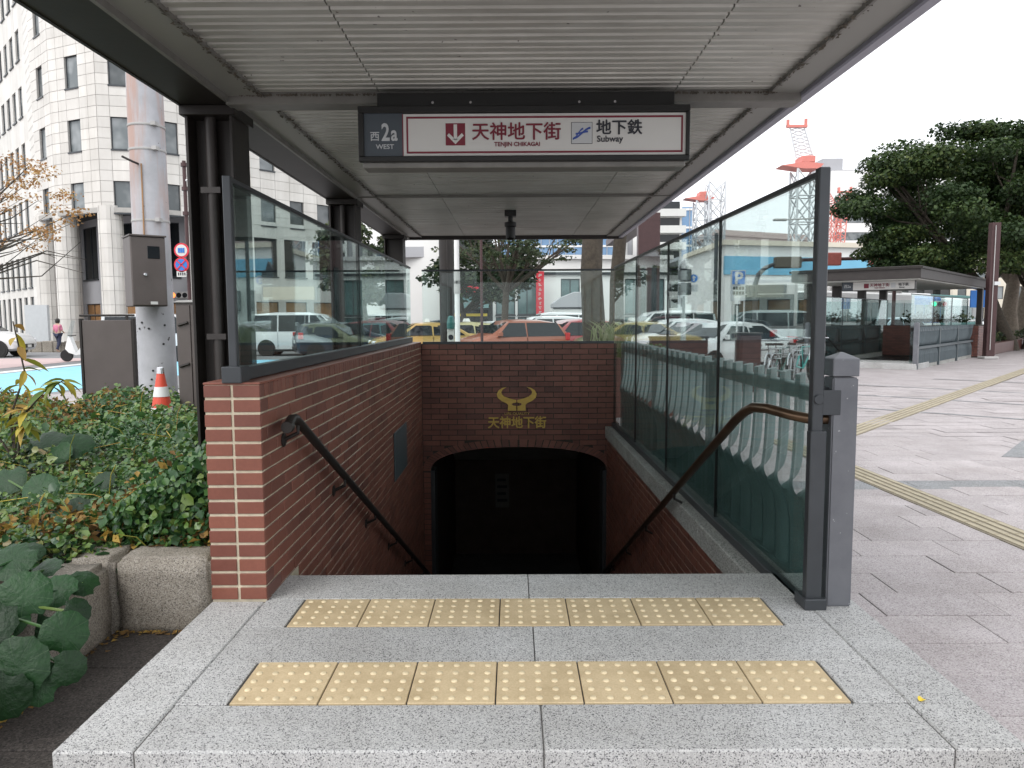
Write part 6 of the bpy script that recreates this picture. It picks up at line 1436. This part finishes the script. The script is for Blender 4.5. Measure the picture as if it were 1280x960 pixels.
for i, (px, Y, c, ds_) in enumerate(((952, 15.2, (.03, .03, .03), 'black bicycle at the near end of the row beyond the railing'), (966, 15.6, (.45, .46, .48), 'silver bicycle second in the row beyond the railing'), (980, 16.0, (.03, .12, .10), 'dark green bicycle in the middle of the row beyond the railing'), (994, 16.4, (.5, .5, .52), 'pale grey bicycle beside the turquoise one'), (1006, 16.8, (.05, .42, .38), 'turquoise bicycle next to the glass end post'), (1018, 17.3, (.02, .03, .08), 'dark blue bicycle partly behind the glass end post'))):
    o = bp_ if i == 0 else copy_tree(bp_); p = ap(px, 420, Y); o.location = (p.x, Y, 0); o.rotation_euler = (0, R(random.uniform(-3, 3)), R(58 + random.uniform(-8, 8))); tag(o, ds_, 'bicycle', 'bicycles parked beyond the railing')
    for ch in o.children:
        if ch.name.startswith('frame'): ch.color = (*c, 1)
x0, x1 = ap(924, 420, 14.5).x, ap(950, 420, 14.5).x
ub = thing('utility_box', 'dark maroon utility box standing between the white sedan and the bicycles', 'utility box', ((x0 + x1) / 2, 14.5, 0)); part('case', MB().box(x0, 14.4, 0, x1, 14.8, 1.12), 'pole_brown', ub, bevel=.02); part('lid', MB().box(x0 - .02, 14.38, 1.12, x1 + .02, 14.82, 1.16), 'bronze_light', ub, bevel=.01); part('door', MB().box(x0 + .03, 14.385, .1, x1 - .03, 14.4, 1.05), 'pole_brown', ub)
x0, x1 = ap(815, 430, 17).x, ap(885, 430, 17).x
lw2 = thing('low_wall', 'low maroon tiled wall in front of the white cars beyond the railing', 'wall', ((x0 + x1) / 2, 17, 0)); part('wall_body', MB().box(x0, 17, -.02, x1, 17.4, .98), 'pole_brown', lw2, bevel=.01); part('cap', MB().box(x0 - .02, 16.97, .98, x1 + .02, 17.43, 1.03), 'bronze_light', lw2, bevel=.01)

# ================================================================== posts, signs and signals
def pole_thing(name, label, cat, px0, px1, Y, z1, mat, base=0.0, sq=False):
    a, b = ap(px0, 400, Y).x, ap(px1, 400, Y).x; x = (a + b) / 2; r = (b - a) / 2; t = thing(name, label, cat, (x, Y, base))
    part('shaft', MB().box(x - r, Y - r, base - .05, x + r, Y + r, z1) if sq else MB().lathe([(r, base - .05), (r * .97, z1)], (x, Y, 0), 18), mat, t, bevel=.01 if sq else 0, smooth=not sq); return t, x, r
t, x, r = pole_thing('steel_post', 'thick dark brown steel post rising just behind the back glass', 'post', 550, 568, 12.3, 4.4, 'bronze'); part('seam', MB().tube([(x + .02, 12.3 - r, 0), (x + .02, 12.3 - r, 4.4)], .008, 5), 'bronze_light', t); part('base_collar', MB().lathe([(r + .05, 0), (r + .05, .1), (r, .14)], (x, 12.3, 0), 18), 'bronze', t)
t, x, r = pole_thing('white_pole', 'slim white painted pole with grey bands beside the dark brown post', 'pole', 568.5, 575, 15.2, 4.2, 'white_plastic')
for z in (2.1, 2.3): part('band', MB().lathe([(r + .012, z - .14), (r + .012, z + .12)], (x, 15.2, 0), 14), 'concrete', t)
t, x, r = pole_thing('sign_post', 'small teal topped post with a round black mark before the dark post', 'sign post', 561, 567, 11.6, 1.38, 'dark_frame')
part('panel', MB().box(x - .055, 11.5, 1.0, x + .055, 11.53, 1.30), 'sign_white', t, bevel=.005); part('cap', MB().lathe([(.06, 1.30), (.065, 1.38), (.045, 1.48), (.02, 1.5)], (x, 11.53, 0), 14), 'teal_paint', t); part('ring', MB().lathe([(.030, -.004), (.040, -.004), (.040, 0), (.030, 0)], (x, 11.5, 1.17), 18, 'y'), 'ink', t)
t, x, r = pole_thing('thin_pole', 'thin brown pole in front of the spreading street tree', 'pole', 600.5, 604, 24, 4.6, 'pole_brown', RD)
# far left no-entry style signs on the brown pole
t, x, r = pole_thing('sign_pole', 'brown pole carrying two round traffic signs and a small plate beside the canopy column', 'sign pole', 236, 240.5, 16.5, 4.9, 'pole_brown')
def disc(name, px, py, Y, rad, mats, parent):
    p = ap(px, py, Y); o = part(name, MB().lathe([(rad, -.01), (rad, .01)], (p.x, Y, p.z), 24, 'y'), mats[0], parent)
    if len(mats) > 1: part('face', MB().lathe([(rad * .78, -.016), (rad * .78, -.01)], (p.x, Y, p.z), 24, 'y'), mats[1], o)
    return o, p
o, p = disc('round_sign', 227, 313, 16.3, .16, ('banner_red', 'sign_white'), t)
for dx in (-.05, .0, .05): part('mark', MB().box(p.x + dx - .018, 16.27, p.z - .05, p.x + dx + .018, 16.285, p.z + .05), 'bright_blue', o)
o, p = disc('round_sign', 227, 331, 16.3, .16, ('banner_red', 'bright_blue'), t)
for s in (1, -1): part('mark', MB().prism([(p.x - .10, p.z - s * .085), (p.x - .08, p.z - s * .10), (p.x + .10, p.z + s * .085), (p.x + .08, p.z + s * .10)], 16.272, 16.284), 'banner_red', o)
a, b = ap(221, 339, 16.3), ap(233, 346, 16.3); part('plate', MB().box(a.x, 16.29, b.z, b.x, 16.31, a.z), 'sign_white', t)
for k in range(4): part('mark', MB().box(a.x + .03 + k * .045, 16.285, b.z + .03, a.x + .055 + k * .045, 16.295, a.z - .03), 'ink', t)
for py in (314, 331, 342): p = ap(228, py, 16.4); part('arm', MB().tube([(p.x, 16.4, p.z), (x, 16.5, p.z)], .012, 6), 'steel_white', t)
for py in (206, 236, 267): p = ap(238, py, 16.5); part('clamp', MB().lathe([(r + .03, p.z - .04), (r + .03, p.z + .04)], (x, 16.5, 0), 14), 'pole_brown', t)
p = ap(243, 222, 16.5); q_ = ap(252, 221, 16.5); part('arm', MB().tube([(x, 16.5, ap(238, 226, 16.5).z), (q_.x, 16.5, q_.z)], .03, 6), 'steel_white', t)
def signal(label, px, py, Y, lampm, px_pole=None, group=None):
    p = ap(px, py, Y); t = thing('traffic_light', label, 'traffic light', (p.x, Y, RD)); part('housing', MB().box(p.x - .55, Y - .05, p.z - .2, p.x + .55, Y + .15, p.z + .2), 'concrete', t, bevel=.05)
    for k, mt in enumerate(('lamp_red' if lampm == 'signal_green' else 'dark_glass', 'dark_glass', 'signal_green') if lampm == 'signal_green' else (lampm, 'dark_glass', 'dark_glass')):
        part('lens', MB().lathe([(.15, -.06), (.15, -.04)], (p.x + (1 - k) * .35 if lampm == 'signal_green' else p.x - (1 - k) * .35, Y, p.z), 16, 'y'), mt, t)
    part('post', MB().tube([(p.x + .6, Y + .1, RD), (p.x + .6, Y + .1, p.z + .2), (p.x, Y + .1, p.z + .1)], .07, 8), 'concrete', t); return t
signal('traffic light glowing amber red between the concrete pole and the brown sign pole', 224, 369, 44, 'signal_amber')
signal('green traffic light seen through the glass of the second entrance', 1174, 380, 50, 'signal_green')
# rear of a signal head on a pole, with a blue arrow disc
t, x, r = pole_thing('signal_pole', 'dark signal pole with boxy lamp housings beside a round blue arrow sign', 'signal pole', 852.5, 856, 26, 2.2, 'dark_frame', RD)
for py0, py1, w_ in ((337, 352, .19), (354, 369, .19)):
    a, b = ap(854, py0, 26), ap(854, py1, 26); part('lamp_housing', MB().box(x - w_, 25.7, b.z, x + w_, 26.1, a.z), 'dark_frame', t, bevel=.03)
a = ap(854, 333, 26); part('visor', MB().prism([(x - .25, a.z - .1), (x + .05, a.z - .1), (x - .05, a.z + .22)], 25.7, 26), 'dark_frame', t)
o, p = disc('round_sign', 867, 348, 25.9, .17, ('sign_white', 'bright_blue'), t); part('arrow', MB().prism([(p.x - .025, p.z - .09), (p.x + .025, p.z - .09), (p.x + .025, p.z + .02), (p.x + .07, p.z + .02), (p.x, p.z + .10), (p.x - .07, p.z + .02), (p.x - .025, p.z + .02)], 25.875, 25.885), 'sign_white', o)
part('arm', MB().tube([(x, 25.95, p.z - .1), (p.x, 25.95, p.z - .1)], .02, 6), 'steel_white', t); part('plate', MB().box(p.x - .14, 25.88, p.z - .45, p.x + .14, 25.9, p.z - .22), 'sign_pale', t)
t, x, r = pole_thing('lamp_pole', 'plain dark square pole left of the blue parking sign', 'pole', 891, 896, 30, 4.8, 'dark_frame', RD)
# parking sign
t, x, r = pole_thing('parking_sign', 'blue parking sign with a white P above a small text panel on a white pole', 'sign', 920, 922, 19, 1.75, 'white_plastic')
a, b = ap(914, 339.5, 19), ap(929, 355.5, 19); part('panel', MB().box(a.x - .03, 18.9, b.z - .42, b.x + .03, 18.95, a.z + .03), 'sign_pale', t, bevel=.01); part('blue_face', MB().box(a.x, 18.885, b.z, b.x, 18.9, a.z), 'bright_blue', t)
txt('letter', 'P', .42, t, 'sign_white', ((a.x + b.x) / 2, 18.88, b.z + .01), bold=.012)
for k in range(2):
    for j in range(4): part('mark', MB().box(a.x + .02 + j * .075, 18.89, b.z - .14 - k * .12, a.x + .075 + j * .075, 18.9, b.z - .06 - k * .12), 'ink', t)
part('tall_post', MB().tube([(a.x + .34, 19, 0), (a.x + .34, 19, a.z)], .02, 6), 'steel_white', t)
a, b = ap(918, 370, 18.6), ap(925, 380, 18.6); part('small_plate', MB().box(a.x, 18.58, b.z, b.x, 18.6, a.z), 'white_plastic', t)
# curved sign arm with dark sign box
pts = [ap(944, py, 24) for py in (400, 375, 355)] + [ap(948, 343, 24), ap(956, 335, 24), ap(968, 330, 24), ap(1002, 327, 24)]
cg = thing('sign_gantry', 'dark pole bending over to hold a brown rectangular sign above the bus', 'sign gantry', (pts[0].x, 24, RD)); part('arm', MB().tube([Vector((pts[0].x, 24, RD))] + pts, [.09, .085, .085, .08, .075, .07, .06, .05], 8), 'dark_frame', cg, smooth=True)
a, b = ap(969, 321, 23.9), ap(1001, 335, 23.9); part('sign_box', MB().box(a.x, 23.8, b.z, b.x, 24.1, a.z), 'grime', cg, bevel=.03)
a, b = ap(935, 357, 23.9), ap(941, 371, 23.9); part('lamp_housing', MB().box(a.x, 23.8, b.z, b.x, 24, a.z), 'dark_frame', cg, bevel=.02)
# red signal backs on a long arm
a, b = ap(1003, 325, 38), ap(1112, 322, 38)
ga = thing('signal_gantry', 'long horizontal arm with two brown red signal boxes above the second entrance roof', 'signal gantry', (b.x, 38, RD)); part('arm', MB().tube([a, b, Vector((b.x + .3, 38, b.z - .6)), Vector((b.x + .3, 38, RD))], .09, 8), 'pole_brown', ga)
for p0, p1 in (((1032, 316), (1050, 332)), ((1087, 317), (1102, 331))): a, b = ap(*p0, 37.9), ap(*p1, 37.9); part('signal_box', MB().box(a.x, 37.7, b.z, b.x, 38.05, a.z), 'signal_brown', ga, bevel=.04)
# street lamp with horizontal arm in front of the big crane
p0, p1 = ap(1020, 273, 45), ap(974, 275, 45); sl2 = thing('street_lamp', 'pale street lamp arm reaching out from behind the glass end post', 'street lamp', (p0.x, 45, RD)); part('mast', MB().tube([Vector((p0.x + .4, 45, RD)), Vector((p0.x + .4, 45, p0.z - .3)), p0, p1], [.10, .08, .05, .04], 8), 'concrete', sl2); part('lamp_head', MB().box(p1.x - .35, 44.85, p1.z - .06, p1.x + .45, 45.15, p1.z + .08), 'concrete', sl2, bevel=.05)
# small person by the tower columns
p = ap(73, 425, 37.4); PXX = p.x
pe = thing('person', 'person in a pink top and dark trousers walking past the tiled tower columns', 'person', (PXX, 37.4, RD + .02), R(75))
def skin_mesh(name, V, E_, rad, mat, sub=1):
    me = bpy.data.meshes.new(name); me.from_pydata(V, E_, []); o = bpy.data.objects.new(name, me); COL.objects.link(o); md = o.modifiers.new('s', 'SKIN')
    for i, r_ in enumerate(rad): me.skin_vertices[0].data[i].radius = (r_, r_ * (1.0))
    me.skin_vertices[0].data[0].use_root = True; sb = o.modifiers.new('d', 'SUBSURF'); sb.levels = sub
    m2 = bpy.data.meshes.new_from_object(o.evaluated_get(bpy.context.evaluated_depsgraph_get())); bpy.data.objects.remove(o); m2.materials.clear(); m2.materials.append(M[mat]); m2.polygons.foreach_set('use_smooth', [True] * len(m2.polygons)); m2.name = name; return m2
BV = [(0, 0, .92), (0, 0, 1.15), (0, 0, 1.36), (.01, 0, 1.43), (.03, 0, 1.53), (.03, 0, 1.60), (0, .09, .86), (.10, .09, .48), (-.02, .09, .07), (.13, .09, .03), (0, -.09, .86), (-.03, -.09, .48), (-.22, -.09, .12), (-.10, -.09, .04),
      (0, .17, 1.34), (-.04, .21, 1.08), (.10, .20, .90), (.13, .20, .82), (0, -.17, 1.34), (.04, -.21, 1.08), (.18, -.18, .98), (.24, -.17, .95)]
BE = [(0, 1), (1, 2), (2, 3), (3, 4), (4, 5), (0, 6), (6, 7), (7, 8), (8, 9), (0, 10), (10, 11), (11, 12), (12, 13), (2, 14), (14, 15), (15, 16), (16, 17), (2, 18), (18, 19), (19, 20), (20, 21)]
BR = [.13, .12, .12, .055, .095, .085, .085, .06, .04, .035, .085, .06, .04, .035, .055, .042, .032, .03, .055, .042, .032, .03]
link('body', skin_mesh('body', BV, BE, BR, 'skin'), pe)
link('top', skin_mesh('top', [BV[i] for i in (0, 1, 2, 14, 15, 18, 19)], [(0, 1), (1, 2), (2, 3), (3, 4), (2, 5), (5, 6)], [.145, .14, .14, .075, .055, .075, .055], 'pink_cloth'), pe)
link('trousers', skin_mesh('trousers', [BV[i] for i in (0, 6, 7, 8, 10, 11, 12)], [(0, 1), (1, 2), (2, 3), (0, 4), (4, 5), (5, 6)], [.14, .10, .075, .055, .10, .075, .055], 'navy_cloth'), pe)
part('hair', MB().lathe([(.01, 1.70), (.07, 1.68), (.105, 1.62), (.11, 1.55), (.09, 1.46)], (.005, 0, 0), 14), 'hair', pe, smooth=True, world=False)
for y in (-.035, .035): part('eye', MB().lathe([(.012, 0), (.006, .008)], (.118, y, 1.565), 6, 'x'), 'black', pe, world=False)
part('nose', MB().loft([[(.115, -.012, 1.52), (.115, .012, 1.52), (.115, .006, 1.57), (.115, -.006, 1.57)], [(.145, -.006, 1.525), (.145, .006, 1.525), (.125, .004, 1.56), (.125, -.004, 1.56)]]), 'skin', pe, world=False)
